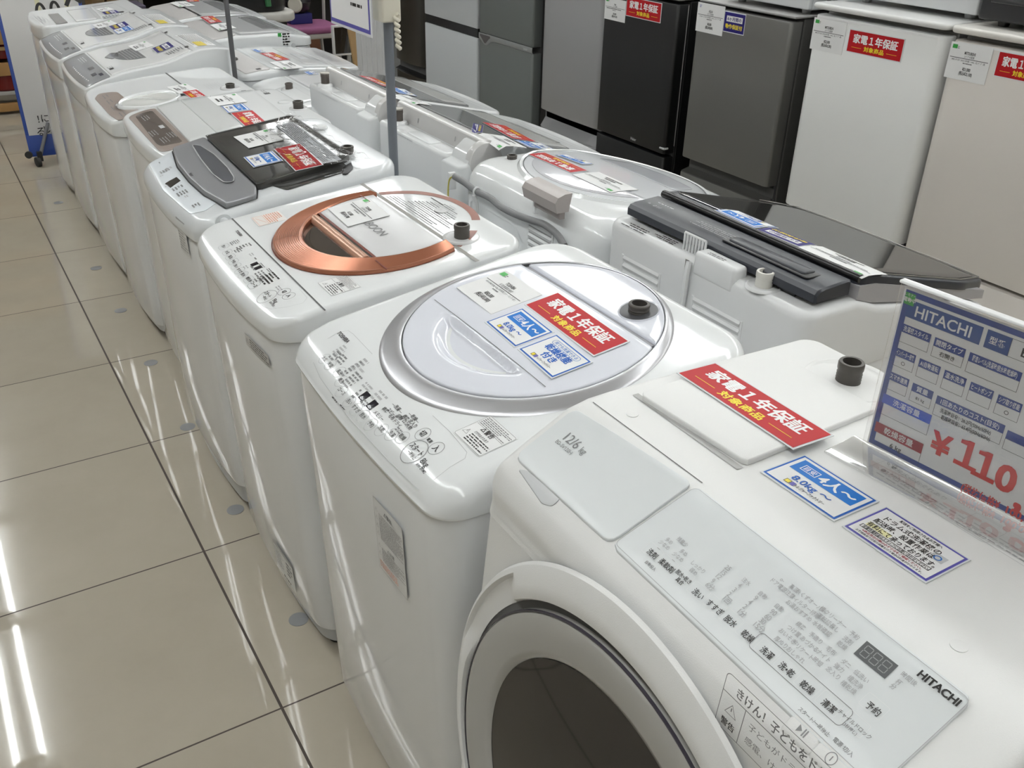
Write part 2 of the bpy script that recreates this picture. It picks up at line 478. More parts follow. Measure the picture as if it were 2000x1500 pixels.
# ------------------------------------------------------------------ cards lying on or stuck to things
def slab(mb, fr, w, hh, m, th=.0009, n=6):
    prect(mb, fr, -w/2, w/2, -hh/2, hh/2, m, th, n, 4)
    L = [fr(-w/2 + w*i/n, -hh/2, z) for z in (.0001, th) for i in range(n+1)]
    for pts in ([(-w/2 + w*i/n, -hh/2) for i in range(n+1)], [(w/2, -hh/2 + hh*i/4) for i in range(5)], [(w/2 - w*i/n, hh/2) for i in range(n+1)], [(-w/2, hh/2 - hh*i/4) for i in range(5)]):
        loft(mb, [[fr(*p, .0001) for p in pts], [fr(*p, th) for p in pts]], m, closed=False)
CH = .0012
def red_card(F, label, group='red warranty cards on the appliances', small=False):
    fr, w, h = F; mb = MB(); slab(mb, fr, w, h, LAMIN)
    prect(mb, fr, -w*.487, w*.487, -h*.465, h*.465, RED, CH, 6, 3); k = CH + .0002
    text(mb, fr, '家電１年保証', 0, h*.13, h*.42, WINK, .035, k, width=w*.80)
    text(mb, fr, '対象商品', 0, -h*.25, h*.235, YEL, .03, k, width=w*.36)
    for sgn in (-1, 1): prect(mb, fr, min(sgn*w*.23, sgn*w*.41), max(sgn*w*.23, sgn*w*.41), -h*.262, -h*.248, YEL, k)
    return tag(mb.build('warranty_card'), label, 'card', group)
def logo(mb, fr, u, v, w, k):
    prect(mb, fr, u - w*.5, u - w*.36, v - w*.065, v + w*.065, YEL, k); pframe(mb, fr, u - w*.5, u - w*.36, v - w*.065, v + w*.065, w*.015, BINK, k+.0001)
    prect(mb, fr, u - w*.35, u - w*.25, v - w*.065, v + w*.065, PURP, k)
    text(mb, fr, 'トレジャーファクトリー', u + w*.13, v, w*.12, BINK, .04, k, width=w*.74)
def blue_card(F, label, group='blue capacity cards on the washing machines', n='4人～', kg='8.0kg ～'):
    fr, w, h = F; mb = MB(); slab(mb, fr, w, h, LAMIN)
    prect(mb, fr, -w*.48, w*.48, -h*.465, h*.465, CBLUED, CH, 6, 3); k = CH + .0002
    prect(mb, fr, -w*.455, w*.455, -h*.43, h*.43, PAPER, k, 6, 3); k += .0002
    prect(mb, fr, -w*.41, w*.41, h*.0, h*.37, CBLUE, k, 6, 2); k += .0002
    pframe(mb, fr, -w*.33, -w*.12, h*.1, h*.27, h*.014, WINK, k); text(mb, fr, '目安', -w*.225, h*.185, h*.12, WINK, .01, k)
    text(mb, fr, n, w*.14, h*.18, h*.27, WINK, .03, k)
    text(mb, fr, kg, 0, -h*.15, h*.2, CBLUED, .02, k, width=w*.5)
    logo(mb, fr, 0, -h*.32, w*.52, k)
    return tag(mb.build('capacity_card'), label, 'card', group)
def dry_card(F, label, group=None):
    fr, w, h = F; mb = MB(); slab(mb, fr, w, h, LAMIN)
    prect(mb, fr, -w*.48, w*.48, -h*.465, h*.465, CBLUED, CH, 6, 3); k = CH + .0002
    prect(mb, fr, -w*.455, w*.455, -h*.43, h*.43, PAPER, k, 6, 3); k += .0002
    pround(mb, fr, 0, h*.29, w*.7, h*.15, h*.075, h*.012, BLUEINK, k); text(mb, fr, '雨でも洗濯できる', 0, h*.29, h*.1, BLUEINK, .02, k, width=w*.6)
    text(mb, fr, '乾燥機能', 0, h*.09, h*.22, CBLUED, .04, k, width=w*.62); text(mb, fr, '付き', 0, -h*.14, h*.22, CBLUED, .04, k, width=w*.32)
    logo(mb, fr, 0, -h*.33, w*.52, k)
    return tag(mb.build('feature_card'), label, 'card', group)
def navy_card(F, label, group='navy warranty cards on the appliances'):
    fr, w, h = F; mb = MB(); slab(mb, fr, w, h, LAMIN)
    prect(mb, fr, -w*.485, w*.485, -h*.46, h*.46, NAVY, CH, 6, 3); k = CH + .0002
    prect(mb, fr, -w*.38, w*.38, h*.02, h*.3, PAPER, k); text(mb, fr, '6ヶ月間の', 0, h*.16, h*.19, NAVY, .03, k+.0002, width=w*.66)
    text(mb, fr, '動作保証付', 0, -h*.2, h*.24, YEL, .03, k, width=w*.8)
    return tag(mb.build('warranty_card'), label, 'card', group)
def price_card(F, label, maker='', kind='', spec='', price='', tax='', green=True, seed=1, group='white price cards on the appliances'):
    fr, w, h = F; mb = MB(); slab(mb, fr, w, h, PAPER); k = CH
    if green: prect(mb, fr, -w*.45, -w*.33, h*.33, h*.44, GREEN, k); scrib(mb, fr, -w*.32, -w*.27, h*.33, h*.41, 2, GINK, seed, h=k)
    else: scrib(mb, fr, -w*.42, -w*.34, h*.33, h*.43, 3, PURP, seed, h=k)
    if maker: text(mb, fr, maker, 0, h*.25, h*.115, BINK, .02, k, sx=.62)
    if kind: text(mb, fr, kind, 0, h*.15, h*.075, GINK, .01, k, sx=.8)
    else: scrib(mb, fr, -w*.13, w*.13, h*.11, h*.18, 1, GINK, seed+3, .7, k, 2)
    prect(mb, fr, -w*.46, w*.46, h*.085, h*.1, BINK, k)
    if spec: text(mb, fr, spec, 0, h*.035, h*.06, GINK, .01, k, width=w*.8)
    else: scrib(mb, fr, -w*.4, w*.4, h*.0, h*.06, 1, GINK, seed+5, .7, k, 2)
    scrib(mb, fr, -w*.12, w*.1, -h*.06, -h*.01, 1, GINK, seed+6, .6, k, 2)
    if price: text(mb, fr, price, 0, -h*.19, h*.12, BINK, .025, k, sx=.66); text(mb, fr, tax, 0, -h*.31, h*.12, BINK, .025, k, sx=.62)
    else:
        scrib(mb, fr, -w*.13, w*.13, -h*.24, -h*.15, 1, BINK, seed+8, .8, k, 2.5); scrib(mb, fr, -w*.22, w*.22, -h*.36, -h*.27, 1, BINK, seed+9, .8, k, 2.5)
    return tag(mb.build('price_card'), label, 'card', group)
# ------------------------------------------------------------------ the shop: floor, ceiling, walls, lamps
def floor_mat():
    m = bpy.data.materials.new('polished_beige_tile'); m.use_nodes = True; nt = m.node_tree; b = nt.nodes['Principled BSDF']; L = nt.links
    tc = nt.nodes.new('ShaderNodeTexCoord'); sp = nt.nodes.new('ShaderNodeSeparateXYZ'); L.new(tc.outputs['Object'], sp.inputs[0])
    def math_(op, a, b_=None, c=None):
        n = nt.nodes.new('ShaderNodeMath'); n.operation = op
        for i, x in enumerate((a, b_, c)):
            if x is None: continue
            if isinstance(x, (int, float)): n.inputs[i].default_value = x
            else: L.new(x, n.inputs[i])
        return n.outputs[0]
    g = []
    for ax, wdt in (('X', .0030), ('Y', .0021)):
        q = math_('MULTIPLY_ADD', sp.outputs[ax], 1/.6, .5); q = math_('FRACT', q); q = math_('SUBTRACT', q, .5); q = math_('ABSOLUTE', q)
        g.append(math_('LESS_THAN', q, wdt / .6))
    gr = math_('MAXIMUM', *g)
    # a slightly different tone for each tile, cloudy marks inside
    fx = math_('FLOOR', math_('MULTIPLY_ADD', sp.outputs['X'], 1/.6, 0)); fy = math_('FLOOR', math_('MULTIPLY_ADD', sp.outputs['Y'], 1/.6, 0))
    cv = nt.nodes.new('ShaderNodeCombineXYZ'); L.new(fx, cv.inputs[0]); L.new(fy, cv.inputs[1])
    wn = nt.nodes.new('ShaderNodeTexWhiteNoise'); L.new(cv.outputs[0], wn.inputs['Vector'])
    nz = nt.nodes.new('ShaderNodeTexNoise'); nz.inputs['Scale'].default_value = 5; nz.inputs['Detail'].default_value = 8; nz.inputs['Roughness'].default_value = .65
    L.new(tc.outputs['Object'], nz.inputs['Vector'])
    f = math_('ADD', math_('MULTIPLY', nz.outputs['Fac'], .8), math_('MULTIPLY', wn.outputs['Value'], .25))
    mx = nt.nodes.new('ShaderNodeMix'); mx.data_type = 'RGBA'; L.new(f, mx.inputs[0])
    mx.inputs[6].default_value = (.42, .375, .30, 1); mx.inputs[7].default_value = (.52, .475, .39, 1)
    m2 = nt.nodes.new('ShaderNodeMix'); m2.data_type = 'RGBA'; L.new(gr, m2.inputs[0]); L.new(mx.outputs[2], m2.inputs[6]); m2.inputs[7].default_value = (.06, .045, .035, 1)
    L.new(m2.outputs[2], b.inputs['Base Color'])
    L.new(math_('MULTIPLY_ADD', gr, .5, .03), b.inputs['Roughness'])
    n3 = nt.nodes.new('ShaderNodeTexNoise'); n3.inputs['Scale'].default_value = 2.5; n3.inputs['Detail'].default_value = 1
    L.new(tc.outputs['Object'], n3.inputs['Vector'])
    bu = nt.nodes.new('ShaderNodeBump'); bu.inputs['Strength'].default_value = .02; bu.inputs['Distance'].default_value = .02
    L.new(n3.outputs['Fac'], bu.inputs['Height']); L.new(bu.outputs['Normal'], b.inputs['Normal'])
    return m
XA, XB, YA, YB, ZC = -4.2, 5.4, -4.8, 7.6, 3.0
def quad(name, pts, m):
    mb = MB(); mb.add(pts, [(0, 1, 2, 3)], m); o = mb.build(name); return struct(o)
fo = quad('floor', [(XA, YA, 0), (XB, YA, 0), (XB, YB, 0), (XA, YB, 0)], floor_mat())
# keep the tile grid on the world grid
for v in fo.data.vertices: v.co += fo.location
fo.location = (0, 0, 0)
quad('ceiling', [(XA, YA, ZC), (XA, YB, ZC), (XB, YB, ZC), (XB, YA, ZC)], mat('ceiling_board', (.72, .72, .71), .8))
WALLM = mat('wall_paint', (.55, .53, .49), .7, noise=.05, nscale=3)
quad('wall_back', [(XA, YB, 0), (XB, YB, 0), (XB, YB, ZC), (XA, YB, ZC)], mat('dark_back_wall', (.16, .14, .125), .8))
quad('wall_front', [(XB, YA, 0), (XA, YA, 0), (XA, YA, ZC), (XB, YA, ZC)], WALLM)
quad('wall_left', [(XA, YA, 0), (XA, YB, 0), (XA, YB, ZC), (XA, YA, ZC)], WALLM)
quad('wall_right', [(XB, YB, 0), (XB, YA, 0), (XB, YA, ZC), (XB, YB, ZC)], WALLM)

TUBE = mat('lit_fluorescent_tube', (1, 1, 1), .5, emit=(.97, 1.0, 1.0), estr=LAMP_STRENGTH)
HOUS = mat('lamp_housing', (.35, .35, .35), .5)
def ceiling_lamp(x, y, first=[]):
    if first:
        r = first[0].copy(); COL.objects.link(r); r.location = (x, y, ZC)
        for c in first[0].children: d = c.copy(); COL.objects.link(d); d.parent = r
        return r
    r = thing('ceiling_lamp', (x, y, ZC), 'white twin-tube fluorescent batten lamp on the shop ceiling', 'lamp', 'twin-tube ceiling lamps')
    mb = MB(); rbox(mb, x-.028, x+.028, y-.6, y+.6, ZC-.040, ZC-.001, .006, HOUS); [rbox(mb, x-.075, x+.075, y+q-.012, y+q+.012, ZC-.075, ZC-.03, .004, HOUS) for q in (-.59, .59)]; mb.build('housing', r)
    for sx in (-.068, .068):
        mb = MB(); tube(mb, [(x+sx, y-.585, ZC-.065), (x+sx, y+.585, ZC-.065)], .017, TUBE, 10); mb.build('tube', r)
    first.append(r); return r
for lx in (-.73, 2.15, 5.0):
    for k in range(-3, 6): ceiling_lamp(lx, .915 + 1.34 * (k - 0) + (0 if lx == -.73 else .3))
# ================================================================== FRONT ROW (fronts face the aisle, -x), nearest first
G_ROW = 'washing machines in the front row facing the aisle'

# ------------------------------------------------------------------ drum washer nearest the camera
def drum_washer():
    prof = [(.125, .945), (.138, .962), (.158, .976), (.252, 1.022), (.30, 1.023), (.42, 1.020), (.66, 1.012)]
    W = Washer('drum_washer', 'white front-loading drum washer with big round door, under the acrylic price stand', 'washing machine', -1, .128, .54, -1.245, -.637, prof,
               xfb=.032, seam=lambda x, y: .915 + .05 * min(1, max(0, (x - .128) / .1)), rf=.022, rb=.03, bulge=0, e=.014, bodymat=WARM, capmat=WARM, lip=0, sm=.006, zb=.05, group=G_ROW, seamless=True)
    S, R = W.surf, W.root
    CI = (-.931, .636)
    def fr(u, v, h=0):
        z = CI[1] + v; return (.128 - .096 * (1 - z / W.zref) - .0015 - h, CI[0] - u, z)
    # door surround with the handle notch cut into it
    mb = MB(); N = 160; prof2 = [(.3005, .0), (.2990, .005), (.2955, .0078), (.2925, .009), (.2870, .0125), (.281, .013), (.277, .0115), (.275, .006), (.274, .0)]
    rings = []
    for r, h in prof2:
        ring = []
        for i in range(N):
            a = 360 * i / N; d = max(0, min(1, (a - 132.5) / 3)) * max(0, min(1, (172 - a) / 8)) if 128 < a < 176 else 0
            hh = h
            if r < .2940: hh = h * (1 - d) + d * .0018
            rr = r
            off = .004 + .022 * max(0, (r - .274) / .0265)
            ring.append(fr(rr * math.cos(math.radians(a)), rr * math.sin(math.radians(a)) + off, hh))
        rings.append(ring)
    loft(mb, rings, WARM); mb.build('door_surround', R, 28)
    mb = MB(); loft(mb, [[fr(r*math.cos(2*PI*i/96), r*math.sin(2*PI*i/96), h) for i in range(96)] for r, h in ((.277, .001), (.266, .001))], SEAM); mb.build('door_gap', R)
    door = MB()
    DRG = mat('door_ring_grey', (.40, .395, .375), .10)
    loft(door, [[fr(r*math.cos(2*PI*i/120), r*math.sin(2*PI*i/120), h) for i in range(120)] for r, h in ((.268, .001), (.268, .006), (.265, .0095), (.260, .0105), (.245, .010), (.222, .0075), (.214, .0055), (.2095, .001))], DRG)
    dob = door.build('door', R, 35)
    mb = MB(); loft(mb, [[fr(r*math.cos(2*PI*i/96), r*math.sin(2*PI*i/96), h) for i in range(96)] for r, h in ((.2688, .007), (.2684, .0099), (.2670, .0101), (.2664, .0094))], mat('door_rim_dark', (.05, .045, .06), .2)); mb.build('door_rim', dob)
    gl = MB(); DG = mat('drum_door_glass', (.020, .017, .016), .045)
    loft(gl, [[fr(r*math.cos(2*PI*i/96), r*math.sin(2*PI*i/96), h) for i in range(96)] for r, h in ((.2100, .0025), (.200, .003), (.16, .0055), (.11, .0075), (.06, .009), (.01, .0095))], DG, cap1=True)
    gl.build('door_glass', dob)
    # detergent drawer lid and control panel: satin film slabs in the sloping front
    mb = MB(); patch(mb, S, roundpoly(S.poly([(1005, 896), (1190, 1066), (1355, 950), (1122, 801)]), [.001, .022, .001, .022] if False else .012), .0035, .003, SATIN, e=.001)
    dl = mb.build('detergent_lid', R)
    mb = MB(); F = S.fr((1113, 873)); k = .0045
    text(mb, S.fr((1122, 870)), '12/6', -.004, 0, .0165, GINK, .0, k); text(mb, S.fr((1122, 870)), 'kg', .0190, -.001, .011, GINK, 0, k); text(mb, S.fr((1101, 879)), 'BD-SV120H', 0, 0, .0065, GINK, .0, k)
    mb.build('capacity_print', dl)
    mb = MB(); PP = S.poly([(1194, 1069), (1362, 954), (1902, 1372), (1705, 1554)])
    patch(mb, S, roundpoly(PP, .008), .003, .003, SATIN, e=.0008, n=3); cp = mb.build('control_panel', R)
    mb = MB(); pline(mb, lambda u, v, h=0: (u, v, S.z(u, v) + .0034), roundpoly(inset(ccw(PP), .003), .007), .0006, LINK); mb.build('panel_outline', cp)
    cr = lambda x, y: (1200 + x * .3335, 1000 + y * .3335)
    mb = MB(); h = .0036
    for x, y, s in ((222, 247, '洗剤'), (305, 317, '柔軟剤'), (405, 382, '脱水•乾き'), (382, 408, '具合'), (490, 483, '洗い'), (588, 562, 'すすぎ'), (680, 643, '脱水'), (780, 730, '乾燥'), (893, 828, '洗濯'), (1008, 925, '洗•乾'), (1128, 1030, '乾燥'), (1255, 1140, '清潔'), (1515, 1155, '予約')):
        W.T(mb, cr(x, y), s, (.0050 if '乾き' in s or s == '具合' else .0070), BINK, .01, h)
    for x, y, s, z in ((212, 318, '自動投入', .0040), (1168, 1230, 'スタート/一時停止', .0040), (1405, 1245, 'チャイルドロック', .0042), (1378, 1272, '(3秒押し)', .0034), (1340, 1380, '電源 切/入', .0044)):
        W.T(mb, cr(x, y), s, z, GINK, .01, h)
    mb.build('button_print', cp)
    mb = MB(); W.T(mb, (1834, 1344), 'HITACHI', .0088, BINK, .035, h, sx=1.12); mb.build('maker_mark', cp)
    mb = MB()
    for x, y, s in ((665, 330, '25'), (640, 357, '15'), (612, 380, '12'), (578, 405, '9'), (560, 438, '6分'), (735, 432, '4'), (703, 457, '3'), (672, 483, '2'), (660, 518, '1回'), (828, 505, '9'), (795, 530, '4'), (765, 555, '2'), (748, 595, '1分'), (932, 590, '90'), (900, 618, '60'), (868, 642, '30'), (848, 678, '15分'),
                    (772, 410, '注水'), (868, 490, '自動'), (965, 563, '自動'), (490, 325, 'しっかり'), (462, 352, '弱め'), (320, 172, '多め'), (292, 195, '少なめ'), (258, 217, 'ー'), (405, 240, '多め'), (372, 265, '少なめ'), (345, 287, 'ー'), (398, 178, '残量少'),
                    (1052, 450, '高温'), (985, 400, 'o-'), (1150, 525, '糸くずオーバー'), (1280, 620, '槽クリーナー'), (985, 450, 'ドア電源注意'), (1115, 555, 'フィルター掃除'), (1250, 650, '運転延長し'), (1080, 580, 'お湯おすすめ'), (1215, 685, '水栓確認'),
                    (1090, 670, '標準'), (1050, 700, 'つけ置'), (1015, 730, 'おいそぎ'), (975, 765, '厚ぬり'), (1178, 740, '手造り'), (1140, 775, 'あづかる'), (1100, 810, 'デリケート'), (1062, 840, 'おしゃれ'), (1268, 815, '毛布'), (1225, 845, 'ナイト'), (1190, 880, '時短'), (1355, 890, 'ダニ'), (1315, 915, '強力'), (1280, 945, '念入り'), (1445, 965, '低洗い'), (1410, 1000, '槽洗浄'), (1370, 1030, '槽乾燥'),
                    (1405, 725, '予約'), (1365, 755, '洗剤'), (1332, 785, '乾燥'), (1725, 980, '時間後'), (1665, 1000, '杯'), (1632, 1025, '分')):
        W.T(mb, cr(x, y), s, .0066 if s[0].isdigit() else .0050, LINK, .012, h)
    mb.build('indicator_print', cp)
    mb = MB(); f = S.fr(cr(1525, 882)); prect(mb, f, -.0165, .0165, -.0075, .0075, mat('display_grey', (.13, .135, .14), .15), .0036)
    for i in (-1, 0, 1):
        for a in ((-.003, .003, .0045, .0052), (-.003, .003, -.0003, .0004), (-.003, .003, -.0052, -.0045), (-.0037, -.003, .0005, .0046), (.003, .0037, .0005, .0046), (-.0037, -.003, -.0046, -.0005), (.003, .0037, -.0046, -.0005)):
            prect(mb, f, a[0] + i*.0095, a[1] + i*.0095, a[2], a[3], mat('display_segment', (.33, .34, .34), .2), .0040)
    mb.build('display', cp)
    mb = MB(); f = S.fr(cr(1075, 985)); pround(mb, f, 0, 0, .106, .0165, .004, .0005, GINK, .0037)
    for x, y in ((222, 247), (305, 317), (400, 390), (490, 483), (588, 562), (680, 643), (780, 730), (893, 828), (1008, 925), (1128, 1030), (1255, 1140), (1515, 1155), (1405, 1258)):
        pround(mb, S.fr(cr(x, y)), 0, 0, .021, .0125, .0015, .00025, PAPER, .0038)
    mb.build('button_outline', cp)
    # start and power keys in the white rim below the panel
    for px, s, nm in (((1566, 1434), 'p', 'start_button'), ((1622, 1487), 'o', 'power_button')):
        mb = MB(); f = S.fr(px); fbox(mb, f, -.016, .016, -.008, .008, 0, .003, .003, WARM); b = mb.build(nm, R)
        mb = MB()
        if s == 'p':
            mb.add([f(-.005, -.003, .0034), f(-.005, .003, .0034), f(-.0005, 0, .0034)], [(0, 2, 1)], GINK)
            for u in (.0008, .003): prect(mb, f, u, u + .0012, -.003, .003, GINK, .0034)
        else: pround(mb, f, 0, 0, .009, .009, .0045, .0006, GINK, .0034); prect(mb, f, -.0004, .0004, -.002, .002, GINK, .0034)
        mb.build('symbol', b)
    # rear deck: filter cover with its grip slot, edge line, marks, water inlet
    mb = MB(); q = S.poly([(1248, 778), (1502, 690), (1712, 806), (1456, 912)]); patch(mb, S, roundpoly(q, .008), .0075, .007, WARM, e=.002); fc = mb.build('filter_cover', R)
    mb = MB(); a, b = S.hit((1236, 772)), S.hit((1440, 918)); f = S.fr(((a[0]+b[0])/2 + .004, (a[1]+b[1])/2), U=(b - a)[:2]); l = np.hypot(*(b - a)[:2]) / 2
    prect(mb, f, -l, l, -.0045, .0045, mat('grip_slot_shade', (.42, .42, .41), .5), .0008, 12, 1); mb.build('filter_grip_slot', R)
    mb = MB(); a, b = S.hit((1158, 786)), S.hit((1372, 944)); f = S.fr(((a[0]+b[0])/2, (a[1]+b[1])/2), U=(b - a)[:2]); l = np.hypot(*(b - a)[:2]) / 2
    prect(mb, f, -l, l, -.0006, .0006, SEAM, .0006, 12, 1); mb.build('deck_seam', R)
    for p in ((1235, 809), (1873, 1262)):
        mb = MB(); lathe(mb, tuple(S.hit(p)), [(.0075, -.0003), (.0075, .0006), (.0068, .0008), (.0001, .0008)], WARM, 28, cap1=False); mb.build('screw_cover', R)
    # recess below the detergent lid
    mb = MB(); q = S.poly([(1012, 918), (1030, 920), (1095, 975), (1078, 990), (1058, 985)]); patch(mb, S, roundpoly(q, .004), .0012, .001, GREYL, e=.0005); mb.build('lid_finger_notch', R)
    c = S.hit((1656, 743)); inlet(R, (c[0], c[1] - .0), S.z(c[0], c[1]) - .002, h=.030, r=.0165, well=.055, wm=WARM)
    # warning print on the front wall
    f = W.front_fr((1500, 1445)); mb = MB(); pround(mb, f, .045, 0, .20, .058, .005, .0007, GINK); prect(mb, f, -.055, .145, .0085, .0093, GINK); prect(mb, f, -.0275, -.0267, -.029, .0085, GINK)
    text(mb, f, 'きけん！子どもをドラム内に入れない', .045, .018, .0125, GINK, .02, width=.17)
    tri(mb, f, -.041, -.004, .013, GINK); text(mb, f, '警告', -.041, -.02, .0085, BINK, .02); text(mb, f, '子どもがドラム内に閉じ込められると', .055, -.002, .0085, GINK, .0, width=.15); text(mb, f, '感電、けが、おぼれるおそれがある', .05, -.017, .0085, GINK, .0, width=.14)
    mb.build('warning_print', R)
    # printed notes on the deck under the stand
    for px, w, hh, sd in (((1822, 975), .15, .040, 3), ((1992, 1075), .12, .040, 4)):
        f = S.fr(px); mb = MB(); pround(mb, f, 0, 0, w, hh, .006, .0005, LINK)
        if sd == 3:
            text(mb, f, '●発火のおそれあり', -.028, .012, .0075, GINK, .0, width=.07); text(mb, f, '●けがのおそれあり', -.03, -.003, .0075, GINK, .0, width=.07)
            text(mb, f, '●漏電による感電のおそれあり', .035, -.012, .0062, GINK, .0, width=.07)
        scrib(mb, f, -w*.42, w*.42, -hh*.4, hh*.05, 3, LINK, sd, .35); mb.build('caution_print', R)
    return W
F1 = drum_washer()
red_card(F1.surf.rect([(1394, 707), (1627, 851), (1551, 880), (1323, 731)], .0085), 'red warranty card on the filter cover of the nearest drum washer')
blue_card(F1.surf.rect([(1572, 889), (1717, 980), (1629, 1020), (1484, 922)], .0004), 'blue 4-person capacity card on the drum washer beside the price stand')
def notice():
    fr, w, h = F1.surf.rect([(1731, 991), (1898, 1095), (1806, 1140), (1644, 1028)], .0004); mb = MB(); slab(mb, fr, w, h, LAMIN)
    prect(mb, fr, -w*.485, w*.485, -h*.47, h*.47, PURP, CH, 6, 3); k = CH + .0002; prect(mb, fr, -w*.46, w*.46, -h*.43, h*.43, PAPER, k, 6, 3); k += .0002
    text(mb, fr, '配送をご利用されるお客様へ', 0, h*.36, h*.075, BINK, .03, k, width=w*.5)
    text(mb, fr, 'ドラム式洗濯機の', -w*.03, h*.22, h*.14, BINK, .015, k, width=w*.66); text(mb, fr, '配送時、設置作業は', -w*.05, h*.06, h*.14, BINK, .015, k, width=w*.7)
    prect(mb, fr, -w*.4, -w*.13, -h*.16, -h*.04, mat('highlight_yellow', (.85, .82, .45), .5), k); text(mb, fr, '有料にて承っております。', 0, -h*.1, h*.14, BINK, .015, k+.0002, width=w*.8)
    pframe(mb, fr, -w*.42, w*.40, -h*.265, -h*.175, h*.012, BINK, k); text(mb, fr, '設置作業料金はスタッフにお問い合わせください。', 0, -h*.222, h*.07, BINK, .02, k, width=w*.78)
    text(mb, fr, '※商品搬出の際は必ず寸法をご確認ください。', 0, -h*.31, h*.06, SRED, .02, k, width=w*.7); text(mb, fr, 'お客様負担で日程の調整を行う場合は料金がかかります。', 0, -h*.38, h*.055, BINK, .01, k, width=w*.78)
    prect(mb, fr, w*.25, w*.40, h*.02, h*.2, GREYL, k); pround(mb, fr, w*.325, h*.095, h*.1, h*.1, h*.05, h*.02, BLUEINK, k+.0002)
    tag(mb.build('notice_card'), 'white notice card with purple border about paid delivery on the drum washer', 'card')
notice()
def price_stand():
    P0, d = np.array([.48815, -.88412, 1.0195]), np.array([.10059, -.99493, 0]); f0 = plane_fr(P0, d, (0, 0, 1))      # u along the sheet, v up, h towards the aisle
    f = lambda u, v, h=0: f0(u, v, h)
    H = .2026; Wd = .300; ACR = clear_mat('clear_acrylic', gloss=.25, alpha=.03)
    R = thing('price_stand', tuple(P0 + d * Wd / 2), 'clear acrylic stand holding a blue-bordered spec and price sheet on the nearest drum washer', 'price stand')
    mb = MB(); fbox(mb, f, 0, Wd, .001, H, .0012, .0035, .001, ACR)
    prect(mb, f, -.001, Wd + .001, H, H + .0022, mat('acrylic_bright_edge', (.86, .87, .88), .08), .0035)
    fbox(mb, lambda u, v, h=0: f0(u, v, h), -.002, Wd + .002, H - .0005, H + .0028, -.0042, .0042, .0012, mat('acrylic_bright_edge', (.86, .87, .88), .08))
    mb.build('acrylic_front', R)
    mb = MB(); fb = lambda u, v, h=0: tuple(P0 + d * u + np.array([0, 0, .001 + h]) + np.array([d[1], -d[0], 0]) * v)
    fbox(mb, fb, -.016, Wd, -.005, .055, 0, .0022, .004, ACR); mb.build('acrylic_foot', R)
    s = MB(); prect(s, f, .004, Wd - .004, .004, H - .004, PAPER, 0); prect(s, f, .004, Wd - .004, .004, H - .004, PAPER, -.0004)
    sh = s.build('price_sheet', R)
    mb = MB(); k = .0003
    pframe(mb, f, .006, Wd - .006, .006, H - .006, .0062, SBLUE2, k)
    # px -> (u, v) on the sheet
    Nn = f0.N
    def uv(px):
        r = ray(px); t = ((P0 - CAM) @ Nn) / (r @ Nn); q = CAM + t * r - P0; return float(q @ d), float(q[2])
    def box(px4, head, m, htxt, body=None, hs=1.0, split=.45, bs=1.0):
        P = [uv(p) for p in px4]; u0 = (P[0][0] + P[3][0]) / 2; u1 = (P[1][0] + P[2][0]) / 2; v1 = (P[0][1] + P[1][1]) / 2; v0 = (P[2][1] + P[3][1]) / 2
        pframe(mb, f, u0, u1, v0, v1, .0004, BINK, k); vs = v1 - (v1 - v0) * split
        prect(mb, f, u0, u1, vs, v1, m, k + .0001)
        if htxt: text(mb, f, htxt, (u0+u1)/2, (vs+v1)/2, min((v1-vs)*.72, .011) * hs, WINK, .01, k + .0002, width=min((u1-u0)*.86, text_geo(htxt, .01)[2] * min((v1-vs)*.72, .011) * hs))
        if body: text(mb, f, body, (u0+u1)/2, (v0+vs)/2, (vs-v0)*.5*bs, BINK, .01, k + .0002)
    a = lambda x, y: (1600 + x / 5, 540 + y / 5)
    P = [uv(p) for p in (a(868, 222), a(1608, 490), a(1562, 678), a(840, 378))]; u0, u1, v1, v0 = (P[0][0]+P[3][0])/2, (P[1][0]+P[2][0])/2, (P[0][1]+P[1][1])/2, (P[2][1]+P[3][1])/2
    prect(mb, f, u0, u1, v0, v1, SBLUE, k); text(mb, f, 'HITACHI', (u0+u1)/2, (v0+v1)/2, .017, WINK, .015, k + .0001, sx=.95)
    P = [uv(p) for p in (a(1648, 515), a(1885, 605), a(1835, 795), a(1602, 698))]; p0, p1 = (P[0][0]+P[3][0])/2, (P[1][0]+P[2][0])/2
    prect(mb, f, p0, p1, v0, v1, SBLUE, k); text(mb, f, '型番', (p0+p1)/2, (v0+v1)/2, .0085, WINK, .01, k + .0001)
    pframe(mb, f, p1, Wd - .018, v0, v1, .0004, BINK, k); text(mb, f, 'BD-SV120H', p1 + .012, (v0+v1)/2, .013, BINK, .02, k, al='l')
    prect(mb, f, uv(a(855, 145))[0], uv(a(950, 180))[0], uv(a(835, 260))[1], uv(a(855, 145))[1], GREEN, k + .0004)
    gu, gv = uv(a(892, 212)); text(mb, f, '電動中', gu, gv - .002, .0055, WINK, .02, k + .0006, width=.0135); text(mb, f, 'レモナー', gu, gv + .0035, .004, WINK, .0, k + .0006, width=.0125)
    box((a(818, 452), a(1100, 570), a(1050, 745), a(775, 625)), 1, SBLUE2, '洗濯機スタイル')
    box((a(1140, 590), a(1440, 715), a(1380, 895), a(1085, 768)), 1, SBLUE2, '開閉タイプ', '右開き')
    box((a(1480, 735), a(1990, 945), a(1920, 1140), a(1422, 915)), 1, SBLUE2, '騒音レベル(洗濯時/脱水時/乾燥時)')
    box((a(755, 690), a(950, 770), a(905, 942), a(712, 855)), 1, SBLUE2, 'インバーター搭載', '○')
    box((a(985, 795), a(1192, 885), a(1140, 1060), a(942, 968)), 1, SBLUE2, 'AI自動運転')
